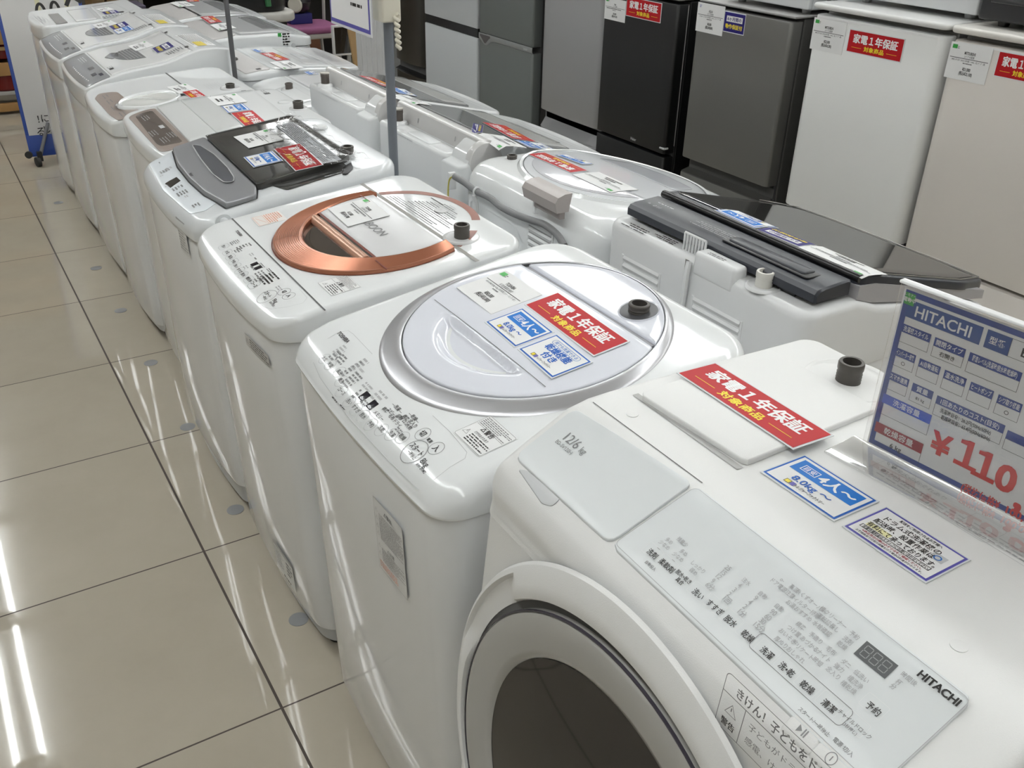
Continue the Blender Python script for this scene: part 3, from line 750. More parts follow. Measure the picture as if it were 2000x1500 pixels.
    box((a(1232, 910), a(1445, 1000), a(1392, 1178), a(1180, 1085)), 1, SBLUE2, '温水洗浄')
    box((a(1488, 1025), a(1712, 1122), a(1652, 1302), a(1432, 1200)), 1, SBLUE2, 'ヒートポンプ')
    box((a(1755, 1148), a(1992, 1250), a(1930, 1432), a(1698, 1328)), 1, SBLUE2, 'シワ取り機能', '○')
    box((a(690, 922), a(885, 1005), a(840, 1175), a(650, 1088)), 1, SBLUE2, 'スマホ連携')
    box((a(918, 1035), a(1120, 1125), a(1075, 1295), a(875, 1205)), 1, SBLUE2, '質量', '81 kg', bs=.8)
    box((a(635, 1130), a(1100, 1362), a(1052, 1545), a(583, 1335)), 1, mat('sheet_bright_blue', (.05, .10, .55), .3), '洗濯容量')
    b = lambda x, y: (1150 + x * .4, 350 + y * .4)
    box((b(1405, 1178), b(1635, 1295), b(1607, 1398), b(1380, 1283)), 1, SRED, '乾燥容量', '6 kg', bs=1.1)
    box((a(1160, 1150), a(1808, 1460), a(1760, 1680), a(1112, 1310)), 1, SBLUE2, '1回あたりのコスト(目安)', split=.42)
    q = uv(a(1400, 1370)); text(mb, f, '洗濯時目安：26.2円(50Hz/60Hz)', q[0] + .004, q[1] - .0035, .006, BINK, .01, k + .0003, width=.056); text(mb, f, '乾燥時目安：65.4円(50Hz/60Hz)', q[0] + .006, q[1] - .0105, .006, BINK, .01, k + .0003, width=.054)
    box(((1968, 838), (2030, 868), (2020, 905), (1958, 876)), 1, SBLUE2, '')
    q0 = uv((1838, 868)); text(mb, f, '¥', q0[0], q0[1], .036, PRED, .035, k + .0002)
    for px, s in (((1890, 890), '１'), ((1925, 912), '１'), ((1965, 935), '0'), ((1992, 975), ',')):
        q = uv(px); text(mb, f, s, q[0], q[1] + (.001 if s != ',' else .004), .042, PRED, .035, k + .0002)
    q = uv((2040, 985)); text(mb, f, '000', q[0] + .012, q[1] + .006, .042, PRED, .035, k + .0002)
    q = uv((1915, 968)); text(mb, f, '(税抜価格¥', q[0], q[1], .0115, PRED, .025, k + .0002, width=.042); q = uv((1988, 1005)); text(mb, f, '100,000)', q[0] + .008, q[1], .012, PRED, .03, k + .0002)
    mb.build('sheet_print', sh)
price_stand()

# ------------------------------------------------------------------ washer-dryer with the big lilac lid
def lilac_washer():
    prof = [(.085, .862), (.125, .882), (.17, .897), (.62, .963), (.68, .963)]
    W = Washer('washing_machine', 'white washer-dryer with round pale lilac lid in a silver ring, second from front', 'washing machine', -1, .085, .575, -.575, -.020, prof,
               xfb=.112, seam=lambda x, y: .842 - .012 * (x - .09) / .5, rf=.045, rb=.09, bulge=.012, e=.026, group=G_ROW)
    S, R = W.surf, W.root; cx, cy = .402, -.292
    # silver ring: wide at the front, narrow at the back
    out, inn = circ(cx, cy, .238, 120), circ(cx + .013, cy, .213, 120)
    mb = MB(); band(mb, S, inn, out, [(0, .0095), (.10, .0108), (.35, .0095), (.75, .0045), (.93, .0025), (1, -.001)], SILVER); ring = mb.build('lid_ring', R, 60)
    # lid, hinged deck behind it
    lc = (cx + .014, cy); r = .2115; H = .012
    S_ = lambda t: max(0, min(1, t)) ** 2 * (3 - 2 * max(0, min(1, t)))
    def zdip(x, y): return S.z(x, y) + .003 * (1 - ((x - cx)**2 + (y - cy)**2) / r**2) - .014 * S_((.150 - math.hypot(x - cx - .0, y - cy)) / .022) * S_((.327 - x) / .012)
    xs = .512
    A = math.degrees(math.acos((xs - lc[0]) / r))
    front = circ(lc[0], lc[1], r, 90, a0=A, a1=360 - A, close=False)
    mb = MB(); patch(mb, S, front, H, .015, LILAC, e=.003, n=26, N=200, zfun=zdip); lid = mb.build('lid', R, 50)
    back = circ(lc[0], lc[1], r, 60, a0=-math.degrees(math.acos((xs + .011 - lc[0]) / r)), a1=math.degrees(math.acos((xs + .011 - lc[0]) / r)), close=False)
    mb = MB(); patch(mb, S, back, H - .002, .014, LILAC, e=.003, n=8, N=120); mb.build('rear_deck', R, 50)
    mb = MB(); f = S.fr((xs + .005, cy)); prect(mb, f, -.18, .18, -.006, .006, mat('hinge_gap_shade', (.30, .30, .32), .5), .006, 12, 1); mb.build('hinge_gap', R)
    mb = MB(); f = S.fr((.327, cy)); f2 = lambda u, v, h=0: (.327 + v, cy - u, zdip(.331, cy - u) + H + .0004)
    prect(mb, f2, -.175, .175, -.0006, .0006, SEAM, 0, 24, 1); mb.build('lid_fold_line', lid)
    c = S.hit((1248, 603), .014); zt = S.z(c[0], c[1]) + H
    inlet(R, (c[0], c[1]), zt - .004, h=.016, r=.0175, well=0)
    mb = MB(); patch(mb, S, circ(c[0], c[1], .031, 48), H - .0008, .001, mat('well_shade', (.06, .06, .065), .35), e=.0003, n=3, N=48); band(mb, S, circ(c[0], c[1], .031, 48), circ(c[0], c[1], .0345, 48), [(0, H - .001), (.5, H + .0006), (1, H - .003)], LILAC); mb.build('inlet_well', R, 50)  # flush dark disc: the shade of the sunken well put into its colour
    # control film at the front
    cl = lambda x, y: (580 + x / 4, 480 + y / 4)
    mb = MB(); L = lambda pts: [S.hit(p)[:2] for p in pts]; g = lambda u, v, h=0: (u, v, S.z(u, v) + h)
    pline(mb, g, L([(640, 662), (660, 650), (680, 646), (690, 653), (727, 692)]), .0007, LINK, False); pline(mb, g, L([(845, 812), (880, 845), (912, 884), (908, 896), (880, 912), (847, 938)]), .0007, LINK, False)
    pline(mb, g, L([(612, 708), (625, 738), (680, 815), (750, 890), (818, 958)]), .0006, LINK, False)
    mb.build('panel_outline', R)
    mb = MB(); W.T(mb, (671, 659), 'TOSHIBA', .0105, BINK, .02)
    W.T(mb, (826, 847), '切', .0115, BINK, .02); W.T(mb, (852, 876), '入', .0115, BINK, .02); W.T(mb, (814, 878), 'スタート', .011, BINK, .02, width=.031); W.T(mb, (804, 889), '一時停止', .0075, BINK, .01, width=.022)
    W.T(mb, (830, 904), '8kg', .0125, BINK, .01); W.T(mb, (822, 915), 'AW-8VM2', .006, BINK, .01, width=.026); W.T(mb, (839, 861), '電源', .0062, BINK, .02)
    for p, s in (((745, 838), '洗乾'), ((765, 848), '洗濯'), ((786, 854), '乾燥'), ((663, 727), '風呂'), ((667, 765), 'コース'), ((682, 785), '洗い'), ((695, 799), 'すすぎ'), ((709, 813), '脱水'), ((724, 829), '予約'), ((634, 701), '水位'), ((645, 713), '時間'), ((666, 744), '槽洗')): W.T(mb, p, s, .0078, BINK, .015)
    for p, s, z in ((cl(690, 1285), '標準', .0075), (cl(745, 1310), 'スピード', .0075), (cl(800, 1340), '毛布', .0075), (cl(850, 1345), '標準', .0075), (cl(905, 1390), '念入り', .0075), (cl(640, 1330), 'メモリー', .0075), (cl(740, 1340), '毛布', .0075), (cl(785, 1390), 'ドライ', .0075), (cl(830, 1365), 'アイロン', .0075), (cl(875, 1415), '大物', .0075), (cl(785, 1270), '—洗濯—', .0075), (cl(915, 1345), '—乾燥—', .0075)): W.T(mb, p, s, z, BINK, .015)
    for p, w, h, rows, m, sd in ((cl(340, 820), .020, .024, 4, LINK, 1), (cl(300, 860), .018, .022, 3, GINK, 2), (cl(350, 890), .024, .018, 3, GINK, 3), (cl(430, 960), .012, .04, 6, GINK, 4), (cl(490, 930), .018, .030, 4, LINK, 5), (cl(430, 1050), .024, .03, 5, GINK, 6), (cl(490, 990), .016, .016, 2, LINK, 7), (cl(470, 1160), .010, .02, 3, GINK, 8), (cl(555, 1110), .03, .012, 2, LINK, 9), (cl(640, 1185), .028, .022, 3, LINK, 10), (cl(530, 1230), .022, .01, 2, GINK, 11), (cl(300, 1210), .026, .004, 1, BINK, 12), (cl(360, 1270), .024, .004, 1, BINK, 13), (cl(800, 1450), .02, .008, 2, GINK, 14)):
        scrib(mb, S.fr(p), -w/2, w/2, -h/2, h/2, rows, m, sd, .5)
    mb.build('panel_print', R)
    for p in ((712, 774), (727, 791)):
        mb = MB(); fbox(mb, S.fr(p), -.0078, .0078, -.0078, .0078, 0, .0009, .001, DISP); mb.build('display', R)
    for p, rr in (((634, 701), .010), ((645, 713), .010), ((663, 727), .0105), ((666, 745), .0105), ((667, 765), .0105), ((682, 785), .0105), ((695, 799), .0105), ((709, 813), .0105), ((724, 830), .0105), ((745, 840), .0105), ((765, 849), .0105), ((786, 855), .0105), ((826, 848), .0115), ((852, 876), .0115), ((809, 882), .0195)):
        mb = MB(); c = S.hit(p); f = S.fr((c[0], c[1])); pline(mb, f, circ(0, 0, rr, 28), .0007 if rr < .012 else .001, LINK if rr < .011 else GINK); mb.build('button', R)
    # stickers
    fr, w, h = S.rect([(962, 818), (1012, 854), (935, 897), (882, 837)], .0004); mb = MB(); slab(mb, fr, w, h, PAPER, .0003); pround(mb, fr, 0, 0, w*.97, h*.96, .003, .0006, GINK)
    tri(mb, fr, -w*.36, -h*.22, .011, BINK, .0009); text(mb, fr, '△警告', -w*.02, h*.08, .010, BINK, .02); text(mb, fr, 'けがのおそれあり', 0, -h*.1, .006, BINK, .01, width=w*.45)
    scrib(mb, fr, -w*.45, w*.46, h*.14, h*.44, 6, GINK, 3, .5); scrib(mb, fr, -w*.22, w*.45, -h*.44, -h*.16, 4, BINK, 4, .45); prect(mb, fr, -w*.46, w*.46, h*.115, h*.125, GINK)
    mb.build('warning_sticker', R)
    f = W.front_fr((764, 1070)); w = .092; h = .138; mb = MB(); prect(mb, f, -w/2, w/2, -h/2, h/2, mat('clear_label_film', (.73, .735, .735), .25), .0003, 8, 4); pframe(mb, f, -w/2, w/2, -h/2, h/2, .0005, GINK, .0007)
    for i in range(4): tri(mb, f, -w*.42, h*(.36 - i*.11), .008, GINK, .0006)
    for i in range(2): tri(mb, f, -w*.42, h*(-.14 - i*.11), .008, GINK, .0006)
    text(mb, f, '△警告', .0, h*.40, .009, GINK, .02); text(mb, f, '△注意', .0, -h*.10, .008, GINK, .02)
    scrib(mb, f, -w*.34, w*.46, -h*.02, h*.34, 17, GINK, 5, .42); scrib(mb, f, -w*.34, w*.46, -h*.34, -h*.14, 9, GINK, 6, .42); scrib(mb, f, -w*.46, w*.2, -h*.46, -h*.36, 4, OINK, 7, .4)
    for v in (.35, .27, .19, .1, .03, -.12, -.2, -.27): prect(mb, f, -w*.34, w*.49, h*v, h*v + .0004, LINK)
    mb.build('front_sticker', R)
    return W
F2 = lilac_washer()
S = F2.surf; H = .0145
price_card(S.rect([(990, 527), (1053, 575), (965, 616), (889, 563)], H), 'white price card reading ¥50,000 on the lilac lid of the second washer', 'TOSHIBA', '縦型洗濯乾燥機', 'AW-8VM2 8.0kg 4.5kg 2022年製 ヤケ・ベンチ 凛 S', '¥50,000', '(税込¥55,000)', seed=2)
red_card(S.rect([(1089, 571), (1229, 666), (1161, 699), (1025, 596)], H), 'red warranty card on the pale lilac lid, above two blue-edged cards')
blue_card(S.rect([(1020, 600), (1080, 648), (1008, 682), (948, 632)], H), 'blue capacity card on the lilac lid between its price card and drying card')
dry_card(S.rect([(1085, 651), (1155, 705), (1080, 744), (1014, 685)], H), 'white blue-edged card about the drying function on the lilac lid')

# ------------------------------------------------------------------ washer with the copper ring
def copper_washer():
    prof = [(.08, .838), (.12, .858), (.16, .869), (.60, .917), (.68, .917)]
    W = Washer('washing_machine', 'white washing machine with a copper ring around its lid, in the front row', 'washing machine', -1, .088, .555, .070, .628, prof,
               xfb=.118, seam=lambda x, y: .812 + .03 * (x - .1) / .5, rf=.055, rb=.07, bulge=.018, e=.013, zb=.08, group=G_ROW)
    S, R = W.surf, W.root; cx, cy = .424, .338
    def cutx(P, lo=None, hi=None): return [p for p in P if (lo is None or p[0] >= lo) and (hi is None or p[0] <= hi)]
    xs = .500
    # front grooved copper ring (main lid part), 3-D, and thinner arms
    A = math.degrees(math.acos((xs - cx) / .222))
    out = circ(cx, cy, .222, 120, a0=A, a1=360 - A, close=False)
    ci = (cx + .020, cy); ri = .178; A2 = math.degrees(math.acos((xs - ci[0]) / ri)); inn = circ(ci[0], ci[1], ri, 120, a0=A2, a1=360 - A2, close=False)
    mb = MB(); prof2 = [(0, .0), (0, .010), (.05, .0125)]
    n = 13
    for i in range(n): f0 = .10 + .84 * i / n; prof2 += [(f0, .0128 - .004 * i / n), (f0 + .84 / n * .5, .0116 - .004 * i / n)]
    prof2 += [(.97, .008), (1, .004), (1.0, -.001)]
    rings = [[(x, y, S.z(x, y) + h) for x, y in inn + (out - inn) * f] for f, h in prof2][::-1]
    loft(mb, rings, COPPER, closed=False); ring = mb.build('lid_ring', R, 25)
    mb = MB(); ol = circ(cx, cy, .2235, 120, a0=A, a1=360 - A, close=False); pline(mb, lambda u, v, h=0: (u, v, S.z(u, v) + .0012), ol, .0022, COPPERD, False)
    for yy in (1, -1):        # splits across the ring arms
        p = S.hit((715, 405) if yy > 0 else (742, 522)); q = S.hit((712, 392) if yy > 0 else (748, 535)); f = S.fr(((p[0]+q[0])/2, (p[1]+q[1])/2), U=(0, -1))
        prect(mb, f, -.027, .027, -.0016, .0016, COPPERD, .0135 if yy > 0 else .0125)
    mb.build('ring_seam', ring)
    # smoked window deep in the ring, copper grip roll, pale lid panel
    win = [p for p in circ(ci[0], ci[1], ri - .001, 160) if p[0] < .345]
    mb = MB(); patch(mb, S, win, .0016, .001, BRONZE, e=.0003, n=3); mb.build('lid_window', R)
    mb = MB(); path = [(.336, y, S.z(.336, y) + .001) for y in np.linspace(cy - .140, cy + .140, 20)]; tube(mb, path, .0125, mat('copper_grip_light', (.64, .38, .27), .3, metal=.4), 14); mb.build('lid_grip', R)
    mb = MB(); f = S.fr((.3505, cy)); prect(mb, f, -.150, .150, -.003, .003, COPPERD, .0112, 16, 1); mb.build('grip_seam', R)
    pan = [p for p in circ(ci[0], ci[1], ri - .002, 160) if .352 < p[0] < .498]
    mb = MB(); patch(mb, S, pan, .011, .01, GREYW, e=.002, n=6); lid = mb.build('lid', R)
    mb = MB(); W.T(mb, (731, 444), 'ABOON', .029, GINK, 0, .0114); mb.build('lid_print', lid)
    # inner copper wall seen left of the window
    # rear deck seam, printed ring and instruction sheet, inlet
    mb = MB(); f = S.fr((.511, cy)); prect(mb, f, -.283, .283, -.0045, .0045, mat('deck_gap_shade', (.30, .29, .27), .5), .0006, 16, 1); mb.build('deck_seam', R)
    A3 = math.degrees(math.acos((.518 - cx) / .2205)); mb = MB()
    for a0, a1 in ((-A3, -43), (-27, A3)):
        rings = [[(x, y, S.z(x, y) + .0005) for x, y in circ(cx, cy, r, 50, a0=a0, a1=a1, close=False)] for r in (.2215, .203)]
        loft(mb, rings, COPPERL, closed=False)
    mb.build('printed_ring', R)
    mb = MB(); f = S.fr((.56, cy + .045))
    for v in np.arange(.522, .612, .0062):
        hw = math.sqrt(max(.0001, .196**2 - (v - cx)**2)); scrib(mb, f, -(hw - .045 if v > .545 else hw) + .05, hw + .04 - .09 if False else hw - .05 + .045, v - .56 - .002, v - .56 + .002, 1, GINK if int(v*1e4) % 3 else LINK, int(v*1e4), .75)
    prect(mb, f, -.04, .02, .036, .039, BINK, .0007); mb.build('instruction_print', R)
    mb = MB(); lathe(mb, tuple(S.hit((863, 411))), [(.017, 0), (.016, .0012), (.001, .0014)], GREYW, 24, cap1=False); mb.build('instruction_disc', R)
    c = S.hit((902, 464)); inlet(R, (c[0], c[1]), S.z(c[0], c[1]), h=.029, r=.0165, well=.036)
    # control strip seam
    mb = MB(); a, b = S.hit((474, 440)), S.hit((622, 598)); xm = (a[0] + b[0]) / 2 - .002; f = S.fr((xm, cy)); prect(mb, f, -.283, .283, -.0016, .0016, SEAM, .0007, 20, 1); mb.build('panel_seam', R)
    mb = MB(); W.T(mb, (467, 456), 'TOSHIBA', .0095, BINK, .02); W.T(mb, (523, 575), 'スタート', .010, BINK, .02, width=.027); W.T(mb, (517, 582), '一時停止', .0075, BINK, .02, width=.02); W.T(mb, (555, 570), '切', .0105, BINK, .02); W.T(mb, (564, 578), '入', .0105, BINK, .02); W.T(mb, (538, 588), '9kg', .012, BINK, .01); W.T(mb, (531, 594), 'AW-9SD', .006, BINK, .01)
    W.T(mb, (496, 556), 'コース', .0095, BINK, .02)
    for p, s in (((437, 482), '洗い'), ((444, 493), '水位'), ((450, 502), '風呂'), ((456, 511), '予約'), ((461, 520), '洗い'), ((468, 529), 'すすぎ'), ((475, 537), '脱水'), ((486, 546), '槽洗浄')): W.T(mb, p, s, .0082, BINK, .015)
    cl = lambda x, y: (400 + x / 8, 440 + y / 8)
    for p, w, h, rows, m, sd in ((cl(470, 270), .02, .02, 5, GINK, 21), (cl(610, 330), .018, .034, 5, GINK, 22), (cl(520, 400), .02, .016, 3, GINK, 23), (cl(730, 460), .014, .01, 2, LINK, 24), (cl(800, 530), .018, .006, 1, GINK, 25), (cl(890, 630), .026, .008, 2, GINK, 26), (cl(750, 670), .024, .008, 1, GINK, 27), (cl(1010, 710), .022, .008, 2, GINK, 28), (cl(870, 770), .03, .02, 3, GINK, 29), (cl(1030, 820), .042, .028, 4, BINK, 30), (cl(960, 860), .04, .022, 3, BINK, 31), (cl(850, 850), .022, .018, 3, GINK, 32), (cl(1160, 990), .024, .01, 2, LINK, 33), (cl(640, 660), .016, .01, 2, LINK, 34)):
        scrib(mb, S.fr(p), -w/2, w/2, -h/2, h/2, rows, m, sd, .5)
    g = lambda u, v, h=0: (u, v, S.z(u, v) + h)
    pline(mb, g, [S.hit(p)[:2] for p in ((412, 490), (440, 520), (480, 567), (515, 600), (530, 604), (560, 600), (592, 592), (600, 582), (585, 565))], .0005, LINK, False)
    mb.build('panel_print', R)
    for p in ((497, 516), (504, 523)): mb = MB(); fbox(mb, S.fr(p), -.0065, .0065, -.0075, .0075, 0, .0009, .001, DISP); mb.build('display', R)
    for p, rr in (((437, 482), .0115), ((444, 493), .0105), ((450, 502), .0105), ((456, 511), .0105), ((461, 520), .0105), ((468, 529), .0105), ((475, 537), .0105), ((486, 546), .0105), ((496, 556), .0125), ((521, 579), .0195), ((555, 570), .0125), ((564, 578), .0125)):
        mb = MB(); c = S.hit(p); f = S.fr((c[0], c[1])); pline(mb, f, circ(0, 0, rr, 28) if p[1] > 515 and p[1] not in (546, 556) else rrect(rr*2.1, rr*1.8, rr*.55), .0007, LINK if rr < .012 else GINK); mb.build('button', R)
    # stickers
    fr, w, h = S.rect([(544, 411), (556, 424), (511, 447), (490, 427)], .0004); mb = MB(); slab(mb, fr, w, h, mat('cream_sticker', (.80, .76, .73), .35), .0003); scrib(mb, fr, -w*.46, w*.46, -h*.1, h*.45, 7, OINK, 8, .45); pframe(mb, fr, -w*.46, w*.46, -h*.46, -h*.12, .0006, OINK, .0006); pline(mb, fr, [(-w*.3, -h*.4), (w*.3, -h*.18)], .0008, OINK, False, .0006); mb.build('orange_sticker', R)
    fr, w, h = S.rect([(680, 541), (705, 558), (647, 581), (617, 547)], .0004); mb = MB(); slab(mb, fr, w, h, PAPER, .0003); pframe(mb, fr, -w*.49, w*.49, -h*.49, h*.49, .0005, GINK); tri(mb, fr, -w*.3, -h*.32, .01, BINK, .0008); text(mb, fr, '△警告', 0, h*.05, .009, BINK, .02)
    scrib(mb, fr, -w*.45, w*.46, h*.15, h*.46, 7, GINK, 9, .5); scrib(mb, fr, -w*.15, w*.45, -h*.45, -h*.06, 5, BINK, 10, .45); prect(mb, fr, -w*.48, w*.48, h*.13, h*.14, GINK); prect(mb, fr, -w*.48, w*.48, -h*.03, -h*.02, GINK); mb.build('warning_sticker', R)
    f = W.front_fr((503, 683)); w, h = .118, .026; mb = MB(); prect(mb, f, -w/2, w/2, -h/2, h/2, mat('grey_film_label', (.60, .59, .575), .3), .0003, 8, 2); pframe(mb, f, -w/2, w/2, -h/2, h/2, .0006, BINK, .0007); tri(mb, f, -w*.42, 0, .012, BINK, .0008); scrib(mb, f, -w*.3, w*.46, -h*.42, h*.42, 4, BINK, 11, .4); mb.build('caution_label', R)
    f = W.front_fr((556, 1104)); w, h = .115, .085; mb = MB(); prect(mb, f, -w/2, w/2, -h/2, h/2, mat('rating_label_paper', (.72, .72, .71), .3), .0003, 8, 3); prect(mb, f, -w/2, w/2, h*.38, h*.5, GREY, .0007, 8, 1); scrib(mb, f, -w*.46, 0, -h*.3, h*.33, 9, LINK, 12, .45); scrib(mb, f, w*.15, w*.46, -h*.2, h*.3, 4, GINK, 13, .6); scrib(mb, f, -w*.1, w*.4, -h*.46, -h*.38, 1, BINK, 14, .8); mb.build('rating_label', R)
    mb = MB(); f = W.front_fr((560, 625))
    return W
F3 = copper_washer()
price_card(F3.surf.rect([(718, 386), (760, 420), (681, 444), (640, 408)], .0125), 'white price card reading ¥13,000 on the lid inside the copper ring', 'TOSHIBA', '全自動洗濯機', '', '¥13,000', '(税込¥14,300)', seed=4)

# ------------------------------------------------------------------ washer with grey front and smoked glass lid
def smoked_washer():
    prof = [(.10, .835), (.14, .852), (.20, .868), (.30, .892), (.66, .930), (.70, .930)]
    W = Washer('washing_machine', 'white washing machine with grey lid front and smoked dark glass lid', 'washing machine', -1, .108, .54, .675, 1.245, prof,
               xfb=.118, seam=lambda x, y: .800 + .02 * (x - .1) / .5, rf=.05, rb=.08, bulge=.018, e=.024, zb=.095, capmat=mat('cool_grey_white_plastic', (.70, .72, .735), .2), basemat=GREYL, group=G_ROW)
    S, R = W.surf, W.root; P = W.poly
    # pale control panel
    mb = MB(); patch(mb, S, roundpoly(P([(291, 321), (333, 295), (347, 327), (372, 358), (400, 384), (424, 396), (402, 412), (372, 419), (355, 405), (318, 372)]), .006), .0012, .001, mat('pale_blue_white_panel', (.74, .78, .82), .25), e=.0005); cp = mb.build('control_panel', R)
    mb = MB(); W.T(mb, (312, 318), 'Haier', .006, BINK, .02, .002)
    for p, w, h, rows, m, sd in (((322, 335), .02, .028, 4, GINK, 41), ((330, 330), .02, .02, 2, LINK, 42), ((316, 345), .014, .01, 2, LINK, 43), ((324, 366), .012, .006, 1, LINK, 44), ((347, 368), .022, .03, 4, GINK, 45), ((356, 378), .028, .028, 4, GINK, 46), ((364, 385), .016, .01, 2, LINK, 47), ((383, 402), .022, .02, 3, GINK, 48), ((342, 352), .02, .006, 1, LINK, 49)):
        scrib(mb, S.fr(p), -w/2, w/2, -h/2, h/2, rows, m, sd, .55, .0018)
    mb.build('panel_print', cp)
    mb = MB(); a, b, c, d = P([(338, 349), (352, 346), (337, 362), (323, 363)]); patch(mb, S, [P([(345, 347)])[0], P([(353, 354)])[0], P([(333, 368)])[0], P([(322, 360)])[0]], .002, .001, mat('display_brown_black', (.035, .03, .026), .1), e=.0003); mb.build('display', cp)
    # grey front of the lid, with the glossy scoop
    mb = MB(); patch(mb, S, roundpoly(P([(334, 292), (401, 275), (502, 372), (501, 389), (442, 407), (424, 396), (400, 383), (371, 357), (347, 327)]), .005), .012, .011, LID, e=.004, n=8); lid = mb.build('lid_front', R)
    mb = MB(); pline(mb, lambda u, v, h=0: (u, v, S.z(u, v) + .0016), roundpoly(P([(333, 293), (401, 274), (503, 372), (502, 390), (442, 409), (423, 397), (399, 384), (370, 358), (346, 328)]), .005), .0035, BLACK); mb.build('lid_gap', R)
    mb = MB(); q = roundpoly(P([(376, 293), (392, 294), (420, 312), (446, 338), (459, 358), (457, 367), (440, 368), (418, 352), (394, 322)]), .012)
    c0 = q.mean(0); z0 = lambda x, y: S.z(x, y) - .0022 * max(0, 1 - ((x - c0[0])**2 / .0012 + (y - c0[1])**2 / .0130))
    patch(mb, S, q, .0150, .002, mat('scoop_dark_gloss', (.11, .115, .13), .08), e=.0006, n=10, zfun=z0); mb.build('lid_scoop', lid)
    mb = MB(); pline(mb, lambda u, v, h=0: (u, v, S.z(u, v) + .0153), q, .0028, mat('scoop_clear_rim', (.50, .51, .52), .06)); mb.build('scoop_rim', lid, 80)
    mb = MB(); W.T(mb, (374, 341), 'Haier', .0125, BINK, .02, .0126); mb.build('lid_print', lid)
    # smoked glass
    mb = MB(); patch(mb, S, roundpoly(P([(403, 276), (566, 233), (684, 312), (670, 321), (505, 373)]), .008), .016, .016, SMOKE, e=.002, n=8); gl = mb.build('lid_glass', R)
    mb = MB(); pline(mb, lambda u, v, h=0: (u, v, S.z(u, v) + .0165), roundpoly(P([(403, 276), (566, 233), (684, 312), (670, 321), (505, 373)]), .008), .003, BLACK); mb.build('glass_edge', gl)
    mb = MB(); patch(mb, S, roundpoly(P([(520, 360), (668, 318), (690, 332), (560, 372)]), .01), .0016, .001, SMOKE, e=.0003); mb.build('lid_well', R)
    mb = MB(); patch(mb, S, roundpoly(P([(672, 326), (686, 318), (690, 330), (678, 342), (668, 342)]), .006), .0022, .001, BLACK, e=.0003); mb.build('hinge_cover', R)
    fr, w, h = S.rect([(573, 238), (665, 311), (633, 321), (538, 246)], .017); mb = MB(); slab(mb, fr, w, h, mat('grey_info_label', (.45, .47, .50), .3), .0003); scrib(mb, fr, -w*.47, w*.1, -h*.42, h*.42, 8, BINK, 15, .45); scrib(mb, fr, w*.13, w*.47, -h*.42, h*.42, 8, GINK, 16, .45); mb.build('instruction_sticker', gl)
    mb = MB(); lathe(mb, tuple(S.hit((626, 252))), [(.020, 0), (.020, .006), (.017, .009), (.001, .0092)], WHITEP, 24, cap1=False); mb.build('round_cap', R)
    c = S.hit((679, 300)); inlet(R, (c[0], c[1]), S.z(c[0], c[1]), h=.02, r=.0165, well=0)
    # screw cap on the side, label on the front
    p = on((437, 434), 1, .673); mb = MB(); lathe(mb, tuple(p), [(.020, -.002), (.0195, .002), (.012, .003), (.011, .006), (.006, .009), (.0005, .0095)], W.cap.data.materials[0], 24, ax=(0, -1, 0), cap1=False); mb.build('screw_cap', R)
    f = W.front_fr((358, 462)); w, h = .062, .085; mb = MB(); prect(mb, f, -w/2, w/2, -h/2, h/2, mat('clear_label_film', (.73, .735, .735), .25), .0003, 6, 3); prect(mb, f, -w/2, w/2, h*.36, h*.5, GREY, .0007, 6, 1); scrib(mb, f, -w*.45, w*.45, -h*.45, h*.3, 9, GINK, 17, .45); mb.build('energy_label', R)
    mb = MB(); f = W.front_fr((428, 892)); scrib(mb, f, -.02, .02, -.03, .03, 6, GINK, 18, .3); mb.build('rating_print', R)
    # wrinkled clear film over the lid
    R_ = random.Random(5)
    def zw(x, y): return S.z(x, y) + .0035 * math.sin(90 * x + 40 * y) * math.sin(60 * y - 35 * x) + .0025 * math.sin(170 * (x + .6 * y))
    mb = MB(); patch(mb, S, roundpoly(P([(520, 262), (575, 235), (672, 300), (730, 330), (662, 336), (570, 345), (545, 320)]), .01), .024, .001, clear_mat('wrinkled_clear_film', gloss=.5, bump=.25, bscale=18), e=.0003, n=22, N=110, zfun=zw); mb.build('clear_film', R, 80)
    return W
F4 = smoked_washer(); S = F4.surf
price_card(S.rect([(522, 252), (553, 272), (487, 291), (457, 268)], .0175), 'white price card on the smoked glass lid of the fourth washer', 'Haier', '全自動洗濯機', '', '¥11,000', '(税込¥12,100)', seed=6)
blue_card(S.rect([(530, 294), (551, 312), (497, 330), (477, 309)], .0175), 'blue capacity card on the smoked glass lid', n='4人～', kg='8.0kg ～')
red_card(S.rect([(586, 281), (632, 321), (577, 336), (535, 291)], .0175), 'red warranty card on the smoked glass lid')

